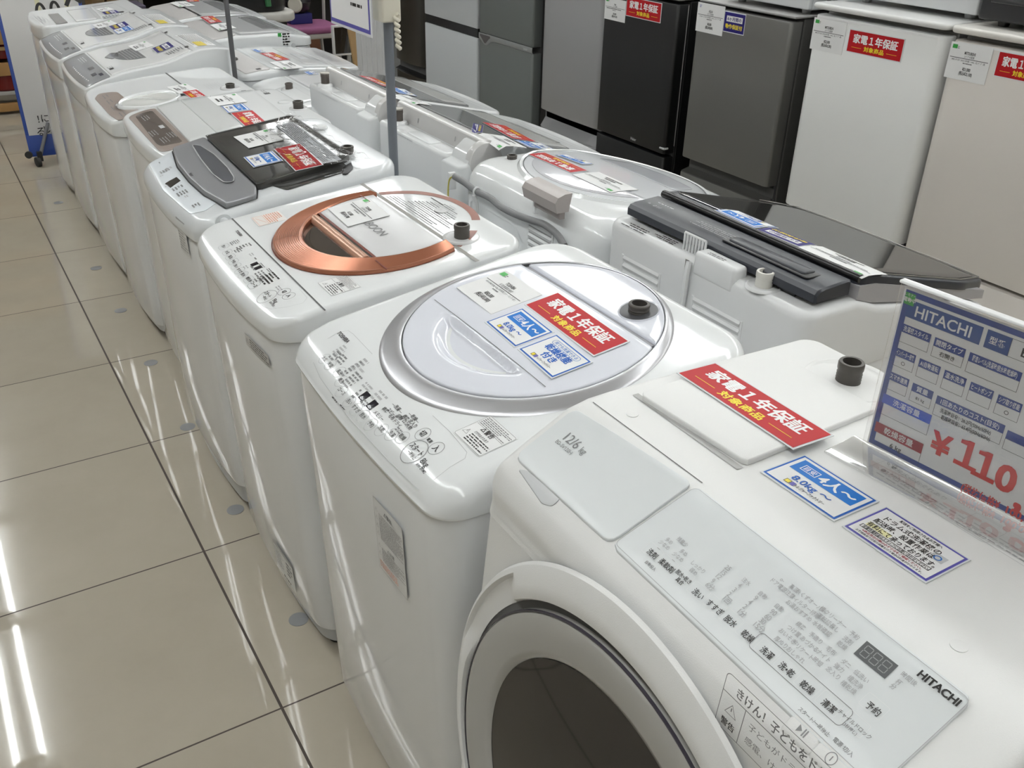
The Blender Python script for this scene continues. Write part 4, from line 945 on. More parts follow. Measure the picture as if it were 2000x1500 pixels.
# ------------------------------------------------------------------ washer with dark taupe panel and flat pale lid
def taupe_washer():
    prof = [(.175, .838), (.21, .850), (.25, .859), (.40, .874), (.72, .888), (.8, .888)]
    W = Washer('washing_machine', 'white washing machine with dark taupe control panel and flat pale lid', 'washing machine', -1, .180, .53, 1.275, 1.835, prof,
               xfb=.19, seam=lambda x, y: .80 + .01 * (x - .2) / .5, rf=.04, rb=.06, bulge=.016, e=.012, zb=.06, group=G_ROW)
    S, R = W.surf, W.root; P = W.poly
    mb = MB(); patch(mb, S, roundpoly(P([(250, 229), (302, 211), (372, 281), (330, 296), (312, 297)]), .02), .0015, .001, TAPE, e=.0006); cp = mb.build('control_panel', R)
    mb = MB(); patch(mb, S, roundpoly(P([(264, 228), (297, 217), (358, 279), (316, 287), (306, 282)]), .015), .0022, .001, TAPED, e=.0004); mb.build('panel_glass', cp)
    mb = MB(); f = S.fr((316, 249)); prect(mb, f, -.018, .018, -.007, .007, GREYL, .0028); mb.build('display', cp)
    mb = MB()
    for p, sd in (((285, 232), 1), ((300, 262), 2), ((322, 275), 3), ((335, 265), 4)): scrib(mb, S.fr(p), -.03, .03, -.012, .012, 3, GREY, 50 + sd, .3, .0028)
    mb.build('panel_print', cp)
    mb = MB(); patch(mb, S, roundpoly(P([(306, 211), (350, 197), (426, 266), (373, 282)]), .006), .007, .006, mat('pale_translucent_lid', (.70, .715, .71), .12), e=.002); lid = mb.build('lid', R)
    mb = MB(); patch(mb, S, roundpoly(P([(352, 197), (398, 185), (480, 252), (428, 266)]), .006), .0055, .005, mat('pale_translucent_lid2', (.66, .675, .67), .1), e=.002); mb.build('lid_hinged_panel', R)
    mb = MB(); patch(mb, S, roundpoly(P([(402, 184), (486, 172), (575, 238), (485, 252)]), .01), .004, .004, WHITEP, e=.002); mb.build('lid_rear', R)
    mb = MB(); a, b = S.hit((491, 180)), S.hit((588, 242)); f = S.fr(((a[0]+b[0])/2, 1.555)); prect(mb, f, -.275, .275, -.004, .004, GREYL, .0006, 8, 1); mb.build('deck_seam', R)
    for p in (S.hit((557, 200)), np.array([.655, 1.312, S.z(.655, 1.312)])): mb = MB(); lathe(mb, tuple(p), [(.024, 0), (.022, .004), (.001, .005)], WHITEP, 24, cap1=False); mb.build('round_cap', R)
    mb = MB(); f = S.fr((517, 180)); scrib(mb, f, -.03, .03, -.008, .008, 2, GINK, 61, .5); prect(mb, f, .012, .036, -.01, .01, BINK); mb.build('deck_print', R)
    c = S.hit((583, 212)); inlet(R, (c[0], c[1]), S.z(c[0], c[1]), h=.024, r=.0165, well=.026)
    return W
F5 = taupe_washer(); S = F5.surf
price_card(S.rect([(461, 182), (482, 199), (427, 207), (404, 191)], .006), 'white price card on the flat pale lid of the fifth washer', seed=7)
blue_card(S.rect([(476, 202), (489, 215), (446, 221), (429, 208)], .006), 'blue capacity card on the flat pale lid of the fifth washer')
red_card(S.rect([(494, 216), (525, 242), (484, 253), (450, 221)], .006), 'red warranty card on the flat pale lid of the fifth washer')

# ------------------------------------------------------------------ washer with taupe panel and round bowl lid
def bowl_washer():
    prof = [(.15, .806), (.19, .818), (.24, .832), (.40, .848), (.62, .863), (.8, .863)]
    W = Washer('washing_machine', 'white washing machine with taupe panel notched by a round clear lid', 'washing machine', -1, .155, .52, 1.87, 2.41, prof,
               xfb=.18, seam=lambda x, y: .765, rf=.05, rb=.06, bulge=.02, e=.012, zb=.06, group=G_ROW)
    S, R = W.surf, W.root; P = W.poly
    c = S.hit((292, 197)); r = .105
    poly = roundpoly(P([(185, 193), (192, 184), (229, 180), (262, 206), (290, 228), (262, 236), (238, 243), (215, 226)]), .012)
    poly2 = []
    for x, y in resample(poly, 140):
        d = math.hypot(x - c[0], y - c[1])
        if d < r + .012: x = c[0] + (x - c[0]) / d * (r + .012); y = c[1] + (y - c[1]) / d * (r + .012)
        poly2.append((x, y))
    mb = MB(); patch(mb, S, poly2, .0015, .001, TAPE, e=.0004, N=140); cp = mb.build('control_panel', R)
    mb = MB()
    for p, sd in (((207, 190), 1), ((215, 200), 2), ((224, 212), 3), ((240, 224), 5)): scrib(mb, S.fr(p), -.03, .03, -.012, .012, 2, GINK, 70 + sd, .3, .0022)
    prect(mb, S.fr((235, 209)), -.012, .012, -.009, .009, BINK, .0024); mb.build('panel_print', cp)
    mb = MB(); rings = [[(x, y, S.z(x, y) + h) for x, y in circ(c[0], c[1], r*f, 64)] for f, h in ((1.03, 0), (1.0, .008), (.96, .010), (.90, .007), (.86, .003))]; loft(mb, rings, WHITEP); mb.build('lid_rim', R)
    mb = MB(); patch(mb, S, circ(c[0], c[1], r*.87), .004, .003, mat('clear_bowl_plastic', (.68, .685, .66), .07), e=.001, n=6, zfun=lambda x, y: S.z(x, y) + .006 * math.sin(60*x + 35*y) * max(0, 1 - math.hypot(x-c[0], y-c[1]) / r / .87)); mb.build('lid_window', R)
    mb = MB(); patch(mb, S, roundpoly(P([(345, 195), (375, 188), (412, 215), (380, 226)]), .01), .008, .008, GREYW, e=.003); mb.build('lid_handle', R)
    mb = MB(); f = S.fr((.475, 2.14)); prect(mb, f, -.268, .268, -.003, .003, SEAM, .0007, 8, 1); mb.build('deck_seam', R)
    mb = MB(); f = S.fr((418, 168)); scrib(mb, f, -.05, .05, -.03, .03, 6, LINK, 77, .4); prect(mb, S.fr((477, 178)), -.012, .012, -.009, .009, BINK); mb.build('deck_print', R)
    c2 = S.hit((450, 172)); inlet(R, (c2[0], c2[1]), S.z(c2[0], c2[1]), h=.016, r=.016, well=.032)
    return W
F6 = bowl_washer(); S = F6.surf
price_card(S.rect([(366, 163), (390, 179), (350, 181), (322, 171)], .010), 'white price card on the washer with the round clear lid', seed=9)
red_card(S.rect([(386, 176), (406, 190), (380, 197), (353, 179)], .010), 'red warranty card on the washer with the round clear lid')

# ------------------------------------------------------------------ two wave-topped washers with grey panels
def wave_washer(y0, dy, label, sd):
    dz = -.005 * 0
    prof = [(.18, .802), (.205, .818), (.255, .836), (.35, .859), (.47, .874), (.53, .888), (.58, .906), (.635, .922), (.70, .922), (.75, .915)]
    W = Washer('washing_machine', label, 'washing machine', -1, .176, .57, y0, y0 + .56, prof, xfb=.188, seam=lambda x, y: .735, rf=.022, rb=.02, bulge=.012, e=.006, zb=.06, basemat=GREY, group=G_ROW)
    S, R = W.surf, W.root; yc = W.yc
    g = lambda a, b: (a, yc + b)
    # grey control panel across the front
    poly = [g(.184 + .011 * (t / .27) ** 2, t) for t in np.linspace(-.272, .272, 20)] + [g(.285, .272), g(.285, -.272)]
    mb = MB(); patch(mb, S, roundpoly(poly, .003), .0015, .001, mat('mid_grey_panel', (.25, .255, .265), .2), e=.0005); cp = mb.build('control_panel', R)
    mb = MB()
    for t in np.arange(-.2, .12, .03): prect(mb, S.fr(g(.208 + .011 * (t/.27)**2, t)), -.009, .009, -.002, .002, WINK, .0022)
    prect(mb, S.fr(g(.255, -.04)), -.022, .022, -.010, .010, DISP, .0022); prect(mb, S.fr(g(.245, -.15)), -.022, .022, -.009, .009, DISP, .0022); prect(mb, S.fr(g(.265, -.19)), -.022, .022, -.007, .007, DISP, .0022)
    scrib(mb, S.fr(g(.255, .13)), -.07, .07, -.014, .014, 3, GREYL, sd, .3, .0022); mb.build('panel_print', cp)
    # lid with grey arched window and handle dish
    poly = [g(.292, -.255), g(.292, .255), g(.60, .255), g(.60, -.255)]
    mb = MB(); patch(mb, S, roundpoly(poly, .006), .004, .004, mat('lid_clear_white', (.79, .795, .79), .08), e=.0015, n=14, N=200); lid = mb.build('lid', R)
    mb = MB(); WG = mat('grey_lid_window', (.24, .245, .25), .08)
    arch = [g(.44 - .085 * math.cos(t), .115 * math.sin(t)) for t in np.linspace(-PI/2, PI/2, 24)] + [g(.455, .12), g(.455, -.12)]
    patch(mb, S, arch, .0056, .001, WG, e=.0004, n=6)
    for i in range(5): pline(mb, lambda u, v, h=0: (u, v, S.z(u, v) + .0062), [g(.39 + i * .013, -.10), g(.385 + i * .013, .10)], .0012, GREYL, False)
    mb.build('lid_window', lid)
    if sd == 1:
        mb = MB(); tri_ = [g(.325, .05), g(.36, .10), g(.385, .08), g(.375, .0), g(.345, -.02)]; patch(mb, S, roundpoly(tri_, .012), .0056, .001, WG, e=.0004); mb.build('small_lid_window', lid)
    mb = MB(); f = S.fr(g(.31, -.16)); prect(mb, f, -.004, .022, -.008, .008, BINK, .0048); scrib(mb, f, -.04, -.006, -.012, .012, 3, GINK, sd + 3, .3, .0048)
    f = S.fr(g(.56, -.17)); scrib(mb, f, -.03, .03, -.035, .03, 7, GINK, sd + 4, .5, .0048); prect(mb, f, .0, .026, .035, .05, BINK, .0048)
    f = S.fr(g(.56, .19)); scrib(mb, f, -.02, .02, -.03, .04, 5, LINK, sd + 5, .4, .0048); prect(mb, f, .0, .022, .045, .058, BINK, .0048); mb.build('lid_print', lid)
    mb = MB(); f = S.fr(g(.606, 0)); prect(mb, f, -.262, .262, -.002, .002, GREY, .0006, 8, 1); mb.build('deck_seam', R)
    mb = MB(); f = S.fr(g(.665, -.06)); prect(mb, f, -.14, .16, -.04, .045, PAPER, .0006, 8, 4); scrib(mb, f, -.13, .15, -.035, .04, 9, GINK, sd + 6, .4, .001); prect(mb, f, .06, .155, -.025, .012, mat('sticker_yellow', (.70, .55, .05), .35), .0014, 3, 2); mb.build('instruction_sticker', R)
    # seam of the rear cover on the near side
    f = plane_fr((.66, y0 - .0026, .80), (1, 0, 0), (0, 0, 1)); mb = MB(); prect(mb, f, -.08, .085, .008, .0092, SEAM, .0002); prect(mb, f, -.081, -.0798, .008, .095, SEAM, .0002); prect(mb, f, -.02, .012, .006, .011, SEAM, .0003); mb.build('cover_seam', R)
    # cling film: a low wrinkled sheet over the rear of the lid
    def zw(x, y): return S.z(x, y) + .003 * math.sin(38*x + 20*y + sd) * math.sin(26*y - 14*x)
    mb = MB(); patch(mb, S, roundpoly([g(.46, -.24), g(.46, .24), g(.72, .24), g(.72, -.24)], .01), .009, .001, clear_mat('thin_cling_film', gloss=-.5, alpha=.03, acol=(.95, .95, .95), rough=.1, bump=.1, bscale=25) if 'thin_cling_film' not in MATS else MATS['thin_cling_film'], e=.0003, n=16, zfun=zw); mb.build('clear_film', R, 80)
    return W
F7 = wave_washer(2.46, 0, 'white wave-topped washing machine with grey panel, nearer of the wave-topped pair', 1)
F8 = wave_washer(3.075, 0, 'white wave-topped washing machine with grey panel, farther of the pair, second last in its row', 2)
S = F7.surf
price_card(S.rect([(286, 80), (300, 90), (266, 99), (248, 90)], .005), 'white price card on the nearer wave-topped washer', seed=11)
navy_card(S.rect([(328, 80), (341, 90), (307, 105), (297, 96)], .006), 'navy warranty card alone on the nearer wave-topped washer')
S = F8.surf
price_card(S.rect([(217, 39), (226, 46), (196, 56), (177, 49)], .005), 'white price card on the farther wave-topped washer', seed=12)
navy_card(S.rect([(244, 41), (252, 48), (222, 60), (211, 52)], .006), 'navy warranty card above a blue card on the farther wave-topped washer')
blue_card(S.rect([(252, 49), (262, 56), (230, 68), (220, 60)], .006), 'blue capacity card below the navy card on the farther wave-topped washer')

# ------------------------------------------------------------------ last white washer with the small grey window
def far_washer():
    prof = [(.20, .845), (.24, .858), (.5, .875), (.72, .895), (.8, .895)]
    W = Washer('washing_machine', 'white flat washing machine with small grey lid window, nearest the sign board', 'washing machine', -1, .20, .52, 3.70, 4.24, prof, xfb=.185, seam=lambda x, y: .79, rf=.04, rb=.04, bulge=.03, e=.012, zb=.06, group=G_ROW)
    S, R = W.surf, W.root; P = W.poly
    mb = MB(); patch(mb, S, roundpoly(P([(94, 29), (114, 27), (133, 45), (110, 48)]), .004), .003, .002, mat('grey_brown_window', (.23, .22, .215), .15), e=.0006); mb.build('lid_window', R)
    mb = MB()
    for p, sd in (((70, 35), 1), ((82, 44), 2), ((86, 38), 3)): scrib(mb, S.fr(p), -.06, .06, -.02, .02, 3, LINK, 90 + sd, .4)
    mb.build('panel_print', R)
    mb = MB(); patch(mb, S, roundpoly(P([(130, 22), (172, 18), (190, 38), (150, 44)]), .01), .006, .005, mat('lid_clear_white', (.79, .795, .79), .08), e=.002); mb.build('lid', R)
    mb = MB(); patch(mb, S, roundpoly(P([(178, 17), (222, 10), (258, 28), (205, 42)]), .01), .012, .011, WHITEP, e=.003); mb.build('lid_rear', R)
    mb = MB(); f = S.fr((222, 36)); scrib(mb, f, -.03, .03, -.05, .05, 7, GINK, 95, .4, .013); prect(mb, S.fr((238, 29)), -.016, .016, -.012, .012, BINK, .014); mb.build('lid_print', R)
    return W
F9 = far_washer(); S = F9.surf
price_card(S.rect([(212, 14), (222, 19), (200, 22), (186, 18)], .013), 'white price card on the last washer of the front row', seed=13)
navy_card(S.rect([(228, 20), (234, 25), (206, 29), (197, 24)], .013), 'navy warranty card on the last washer of the front row')
# ================================================================== BACK ROW (backs towards the front row, fronts at +x), nearest first
G_BACK = 'washing machines in the back row seen from behind'
UB = (0, 1)

def vents(root, name, y0, y1, z0, z1, n, x, m=None):
    mb = MB(); fr = plane_fr((x, (y0+y1)/2, (z0+z1)/2), (0, -1, 0), (0, 0, 1)); w, h = y1 - y0, z1 - z0
    fbox(mb, fr, -w/2 - .006, w/2 + .006, -h/2 - .005, -h/2, -.001, .0022, .001, m or WHITE)
    for u in (-w/2 - .006, w/2): fbox(mb, fr, u, u + .006, -h/2, h/2, -.001, .0022, .001, m or WHITE)
    for i in range(n):
        v = -h/2 + h * (i + .5) / n; d = h / n
        loft(mb, [[fr(-w/2, v - d*.42, .0003), fr(w/2, v - d*.42, .0003)], [fr(-w/2, v + d*.05, .0035), fr(w/2, v + d*.05, .0035)], [fr(-w/2, v + d*.38, .0003), fr(w/2, v + d*.38, .0003)]], m or WHITE, closed=False)
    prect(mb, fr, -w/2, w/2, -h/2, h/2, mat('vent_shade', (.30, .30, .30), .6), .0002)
    return mb.build(name, root, 30)

# ------------------------------------------------------------------ washer-dryer with the black sloping lid
def black_lid_washer():
    prof = [(.855, .928), (.93, .932), (.99, .932), (1.03, .912), (1.34, .852), (1.43, .815)]
    W = Washer('washing_machine', 'white washing machine with long black bar and black sloping glass lid', 'washing machine', 1, 1.44, .585, -.48, .095, prof,
               seam=lambda x, y: .79, rf=.05, rb=.035, bulge=.02, e=.016, zb=.06, bodymat=mat('plain_white_back', (.72, .725, .73), .35), capmat=mat('plain_white_back', (.72, .725, .73), .35), lip=.0005, group=G_BACK)
    S, R = W.surf, W.root
    # black control bar along the back
    fr = lambda u, v, h=0: (.93 + u, -.195 + v, h)
    mb = MB(); prof2 = [(.887, .940), (.887, .955), (.893, .962), (.905, .9645), (.968, .968), (.974, .966), (.975, .940)]
    ys = [-.462, -.458, .066, .070]; rings = []
    for y in ys:
        k = .003 if y in (ys[0], ys[3]) else 0
        rings.append([(x + (k if x < .92 else -k), y, z - (k if z > .95 else 0)) for x, z in prof2])
    loft(mb, rings, NAVYB, cap0=True, cap1=True); bar = mb.build('control_bar', R, 30)
    f = plane_fr((.935, -.195, .9666), (0, 1, 0), (-1, 0, .055)); mb = MB()
    text(mb, f, 'SHARP', .205, -.012, .017, GREYL, .03, .0006); text(mb, f, '11.0', .205, .016, .014, GREY, .0, .0006); text(mb, f, 'kg', .232, .016, .009, GREY, .0, .0006)
    scrib(mb, f, -.08, .10, -.02, .02, 5, GREY, 101, .25, .0006); scrib(mb, f, -.06, .0, .022, .027, 1, GREYL, 102, .6, .0006); prect(mb, f, -.10, -.075, .012, .020, GREYL, .0006); mb.build('bar_print', bar)
    mb = MB(); f = plane_fr((.932, -.30, .9662), (0, 1, 0), (-1, 0, .055)); fbox(mb, f, -.12, .10, -.026, .026, -.001, .0012, .006, BLACK); mb.build('handle_slot', bar)
    mb = MB(); fbox(mb, f, -.105, .09, -.014, .018, 0, .0042, .006, NAVYB); prect(mb, f, .03, .0308, -.012, .016, BLACK, .0046); mb.build('handle_flap', bar)
    # black lid
    zl = lambda x, y: np.interp(x, [.975, .99, 1.03, 1.40, 1.45], [.958, .971, .968, .877, .864])
    mb = MB(); q = [(.985, -.468), (.985, .078), (1.30, .085), (1.405, .06), (1.425, -.02), (1.425, -.37), (1.405, -.45), (1.30, -.475)]
    patch(mb, S, roundpoly(q, .012), 0, .018, NAVYB, e=.006, n=12, N=160, zfun=zl); lid = mb.build('lid', R, 50)
    mb = MB(); patch(mb, S, roundpoly(inset(ccw(q), .0) + 0, .012), .0022, .002, BLKGLASS, e=.001, n=8, N=120, zfun=lambda x, y: zl(1.012 + (x - .985) * .92, y) if False else zl(max(x, 1.012), y)); 
    mb = MB(); q2 = [(1.018, -.452), (1.018, .062), (1.295, .069), (1.392, .046), (1.408, -.03), (1.408, -.36), (1.39, -.436), (1.295, -.459)]
    patch(mb, S, roundpoly(q2, .01), .0018, .0016, BLKGLASS, e=.0006, n=10, N=140, zfun=zl); mb.build('lid_glass', lid, 50)
    mb = MB(); tube(mb, [(.992, -.466, .9665), (.992, .076, .9665)], .0085, BLACK, 12); mb.build('hinge', R)
    mb = MB(); tube(mb, [(1.02, -.461, zl(1.02, 0) + .0025)] + [(x, y, zl(x, y) + .0025) for x, y in [(1.295, -.468), (1.398, -.442), (1.418, -.36), (1.418, -.03), (1.40, .052), (1.295, .078)]], .0012, STEEL, 6); mb.build('lid_trim', lid, 60)
    # grey underside between lid and shell on the near side
    mb = MB(); rbox(mb, .99, 1.40, -.470, .08, .89, .9, .004, GREY); 
    mb = MB(); loft(mb, [[(.985, y, .930), (1.03, y, .915), (1.38, y, .848), (1.38, y, .866), (1.03, y, .952), (.985, y, .956)] for y in (-.472, .084)], mat('lid_frame_grey', (.36, .35, .36), .45), cap0=True, cap1=True); mb.build('lid_frame', R, 20)
    # brackets under the bar
    for px in ((1262, 432), (1540, 569)):
        p = S.hit(px); mb = MB(); rbox(mb, p[0] - .008, p[0] + .03, p[1] - .022, p[1] + .022, S.z(p[0], p[1]) - .001, S.z(p[0], p[1]) + .006, .002, BLACK); b = mb.build('hinge_bracket', R)
        mb = MB(); lathe(mb, (p[0] + .001, p[1] - .004, S.z(p[0], p[1]) + .006), [(.004, 0), (.0035, .0015), (.001, .002)], BRASS, 10); mb.build('screw', b)
    # shelf details: vent comb, stepped block, lowered tray with inlet, prints
    c = on((1357, 478), 0, .877); z = S.z(c[0], c[1]); mb = MB(); a = .030
    for i in range(8): y = c[1] - a + 2*a*i/7; rbox(mb, c[0] - .0025, c[0] + .0025, y - .0016, y + .0016, z - .001, z + .036, .001, WHITE)
    tube(mb, [(c[0], c[1] - a, z + .036), (c[0], c[1] + a, z + .036)], .0025, WHITE, 8); mb.build('vent_comb', R)
    mb = MB(); rbox(mb, .853, .890, -.298, -.186, .90, .950, .008, mat('plain_white_back', (.72, .725, .73), .35)); blk = mb.build('rear_block', R)
    mb = MB(); f = plane_fr((.871, -.24, .9502), (0, 1, 0), (-1, 0, 0)); scrib(mb, f, -.015, .03, -.004, .008, 2, GINK, 105, .5, .0002); mb.build('block_print', blk)
    mb = MB(); f = S.fr((1245, 447), UB); scrib(mb, f, -.03, .045, -.012, .012, 3, BINK, 106, .4); f = S.fr((1298, 466), UB); scrib(mb, f, -.035, .03, -.010, .010, 3, BINK, 107, .45); mb.build('shelf_print', R)
    c = S.hit((1488, 560)); inlet(R, (c[0] + .004, c[1]), S.z(c[0], c[1]), h=.03, r=.0165, well=.03, m=mat('ivory_thread', (.66, .645, .60), .4), wm=mat('plain_white_back', (.72, .725, .73), .35))
    vents(R, 'rear_vent', -.092, .026, .80, .868, 4, .8548, mat('plain_white_back', (.72, .725, .73), .35)); vents(R, 'rear_vent', -.33, -.20, .76, .860, 6, .8548, mat('plain_white_back', (.72, .725, .73), .35))
    mb = MB(); f = plane_fr((.8545, -.172, .80), (0, -1, 0), (0, 0, 1)); prect(mb, f, -.008, .004, -.16, .125, mat('slot_shade', (.26, .25, .24), .6), .0006); mb.build('rear_slot', R)
    mb = MB(); tube(mb, spline([(.850, -.180, .925), (.846, -.181, .905), (.848, -.178, .86), (.851, -.172, .78), (.851, -.168, .66)]), .006, WHITE, 8); mb.build('rear_cord_cover', R)
    return W
B1 = black_lid_washer()
ZL1 = Surf([(.975, .9585), (.99, .9715), (1.03, .9685), (1.40, .8775), (1.45, .8645)], sm=.0)
def back_rect(S, px4, h): return S.rect([px4[3], px4[0], px4[1], px4[2]], h)
def order(px4):     # given left, top, right, bottom corners in the photo, as read from the far (+x) side
    L, T, Rr, Bm = px4; return [Bm, L, T, Rr]
blue_card(ZL1.rect(order([(1396, 411), (1440, 412), (1524, 447), (1470, 446)]), .0022), 'blue capacity card on the black glass lid, farthest of its three cards')
navy_card(ZL1.rect(order([(1472, 446), (1516, 448), (1602, 482), (1554, 481)]), .0022), 'navy warranty card on the black glass lid, between the blue and the white card')
price_card(ZL1.rect(order([(1552, 482), (1612, 484), (1740, 541), (1678, 537)]), .0022), 'white price card on the black glass lid, nearest of its three cards', seed=21)

# ------------------------------------------------------------------ washer with the oval lid and the grey hose
def oval_washer():
    prof = [(.835, .862), (.87, .886), (.93, .896), (1.05, .894), (1.2, .876), (1.40, .835)]
    W = Washer('washing_machine', 'white washing machine with oval lid, taupe box and grey hose on its back', 'washing machine', 1, 1.41, .575, .125, .74, prof,
               seam=lambda x, y: .70, rf=.10, rb=.09, bulge=.03, e=.045, crown=.006, zb=.06, lip=.0005, group=G_BACK)
    S, R = W.surf, W.root
    c = (1.135, .44)
    mb = MB(); band(mb, S, circ(c[0], c[1], .225, ry=.262), circ(c[0], c[1], .24, ry=.277), [(0, .006), (.5, .0075), (1, -.001)], WHITEP); mb.build('lid_rim', R)
    mb = MB(); P = circ(c[0], c[1], .222, 120, ry=.259); patch(mb, S, P, .006, .006, mat('oval_lid_clear', (.70, .715, .74), .08), e=.002, n=10); lid = mb.build('lid', R)
    mb = MB(); patch(mb, S, [p for p in circ(c[0], c[1], .20, 120, ry=.235) if p[0] < 1.06], .0072, .001, mat('oval_window_pale', (.60, .60, .635), .06), e=.0005, n=6); mb.build('lid_window', lid)
    mb = MB(); a, b = S.hit((1000, 335)), S.hit((1180, 392)); f = S.fr((1.062, .43)); prect(mb, f, -.235, .235, -.0015, .0015, mat('fold_shade', (.35, .35, .37), .5), .0076, 12, 1); mb.build('lid_fold_line', lid)
    mb = MB(); patch(mb, S, roundpoly([(1.20, .27), (1.20, .60), (1.29, .58), (1.31, .44), (1.29, .30)], .02), .0072, .001, mat('handle_dish_grey', (.52, .53, .56), .15), e=.0005); mb.build('lid_handle', lid)
    mb = MB(); rbox(mb, .998, 1.016, .165, .19, S.z(1.0, .18) - .002, S.z(1.0, .18) + .012, .003, WHITEP); mb.build('hinge_cover', R)
    c2 = S.hit((1000, 310)); inlet(R, (c2[0], c2[1]), S.z(c2[0], c2[1]) - .004, h=.014, r=.014, well=.022)
    # taupe box on the rear edge
    mb = MB(); T_ = mat('taupe_box', (.40, .365, .35), .3); p = on((1040, 372), 0, .835); q = on((1098, 405), 0, .835)
    fr = plane_fr((.836, (p[1]+q[1])/2, (p[2]+q[2])/2), (0, -1, 0), (0, 0, 1)); w = (p[1]-q[1]) / 2 + .008
    loft(mb, [[fr(u, v, h) for v, h in ((-.012, -.012), (-.012, .020), (.012, .026), (.024, .018), (.030, .0), (.030, -.02))] for u in (-w, -w*.9, w*.9, w)], T_, closed=False, cap0=True, cap1=True); mb.build('valve_box', R, 35)
    mb = MB(); fbox(mb, fr, -w*.6, w*.95, -.030, -.010, -.004, .010, .003, mat('taupe_shade', (.30, .27, .26), .5)); fbox(mb, fr, -w*.75, -w*.6, -.05, -.008, -.004, .006, .002, WHITE); mb.build('valve_bracket', R)
    # hose, ties, earth wire
    pts = [on(p, 0, .822) for p in ((888, 345), (908, 357), (929, 373), (956, 386), (980, 405), (1010, 420), (1040, 431), (1064, 439), (1088, 458), (1102, 480))]
    mb = MB(); tube(mb, spline([(p[0], p[1], p[2]) for p in pts], 6), .0085, mat('grey_hose', (.20, .20, .205), .4), 12); mb.build('drain_hose', R)
    for px in ((932, 374),):
        p = on(px, 0, .822); mb = MB(); tube(mb, [p + np.array([0, 0, 0]) + np.array([math.cos(t)*.0105, 0, math.sin(t)*.0105]) for t in np.linspace(0, 2*PI, 14)], .003, WHITE, 6); tube(mb, spline([(.812, p[1], p[2] - .008), (.820, p[1] + .001, p[2] - .03), (.824, p[1] + .003, p[2] - .062)]), .0055, WHITE, 6); mb.build('hose_tie', R)
    p = on((884, 345), 0, .826); mb = MB(); tube(mb, spline([p + np.array([-.004, -.006, .002]), p + np.array([-.008, .004, -.01]), p + np.array([-.008, .012, -.05]), p + np.array([-.004, .014, -.12])]), .0022, mat('earth_wire_yellow', (.55, .48, .08), .5), 6); mb.build('earth_wire', R)
    mb = MB(); p = on((883, 344), 0, .83); rbox(mb, .818, .838, p[1] - .008, p[1] + .004, p[2] - .035, p[2] + .012, .002, WHITE); mb.build('hose_hook', R)
    mb = MB(); f = plane_fr((.8343, .42, .62), (0, -1, 0), (0, 0, 1)); pline(mb, f, roundpoly([(-.24, -.2), (.24, -.2), (.24, .15), (.02, .15), (-.02, .19), (-.24, .19)], .012), .008, WHITEP, True, .002); mb.build('back_panel_rim', R)
    p = on((1055, 462), 0, .834); vents(R, 'rear_vent', p[1] - .05, p[1] + .05, p[2] - .07, p[2] + .03, 6, .8338)
    # side bulge on the near side
    mb = MB(); ys = .124; prof3 = [(.99, .60), (.99, .80), (1.01, .838), (1.05, .852), (1.10, .852), (1.38, .845), (1.38, .60)]
    loft(mb, [[(x + (.004 if k else 0), ys - d, z - (.004 if k else 0)) for x, z in prof3] for d, k in ((-.004, 0), (.006, 0), (.011, 1))], WHITE, cap1=True); mb.build('side_panel', R, 40)
    return W
B2 = oval_washer(); S = B2.surf
red_card(S.rect(order([(1023, 298), (1071, 302), (1152, 335), (1112, 338)]), .0078), 'red warranty card on the oval lid in the back row')
blue_card(S.rect(order([(1083, 303), (1106, 302), (1160, 322), (1137, 321)]), .0078), 'blue capacity card on the oval lid, above the red card')
price_card(S.rect(order([(1116, 340), (1172, 338), (1250, 372), (1190, 376)]), .0078), 'white price card on the oval lid near the black lidded washer', seed=22)

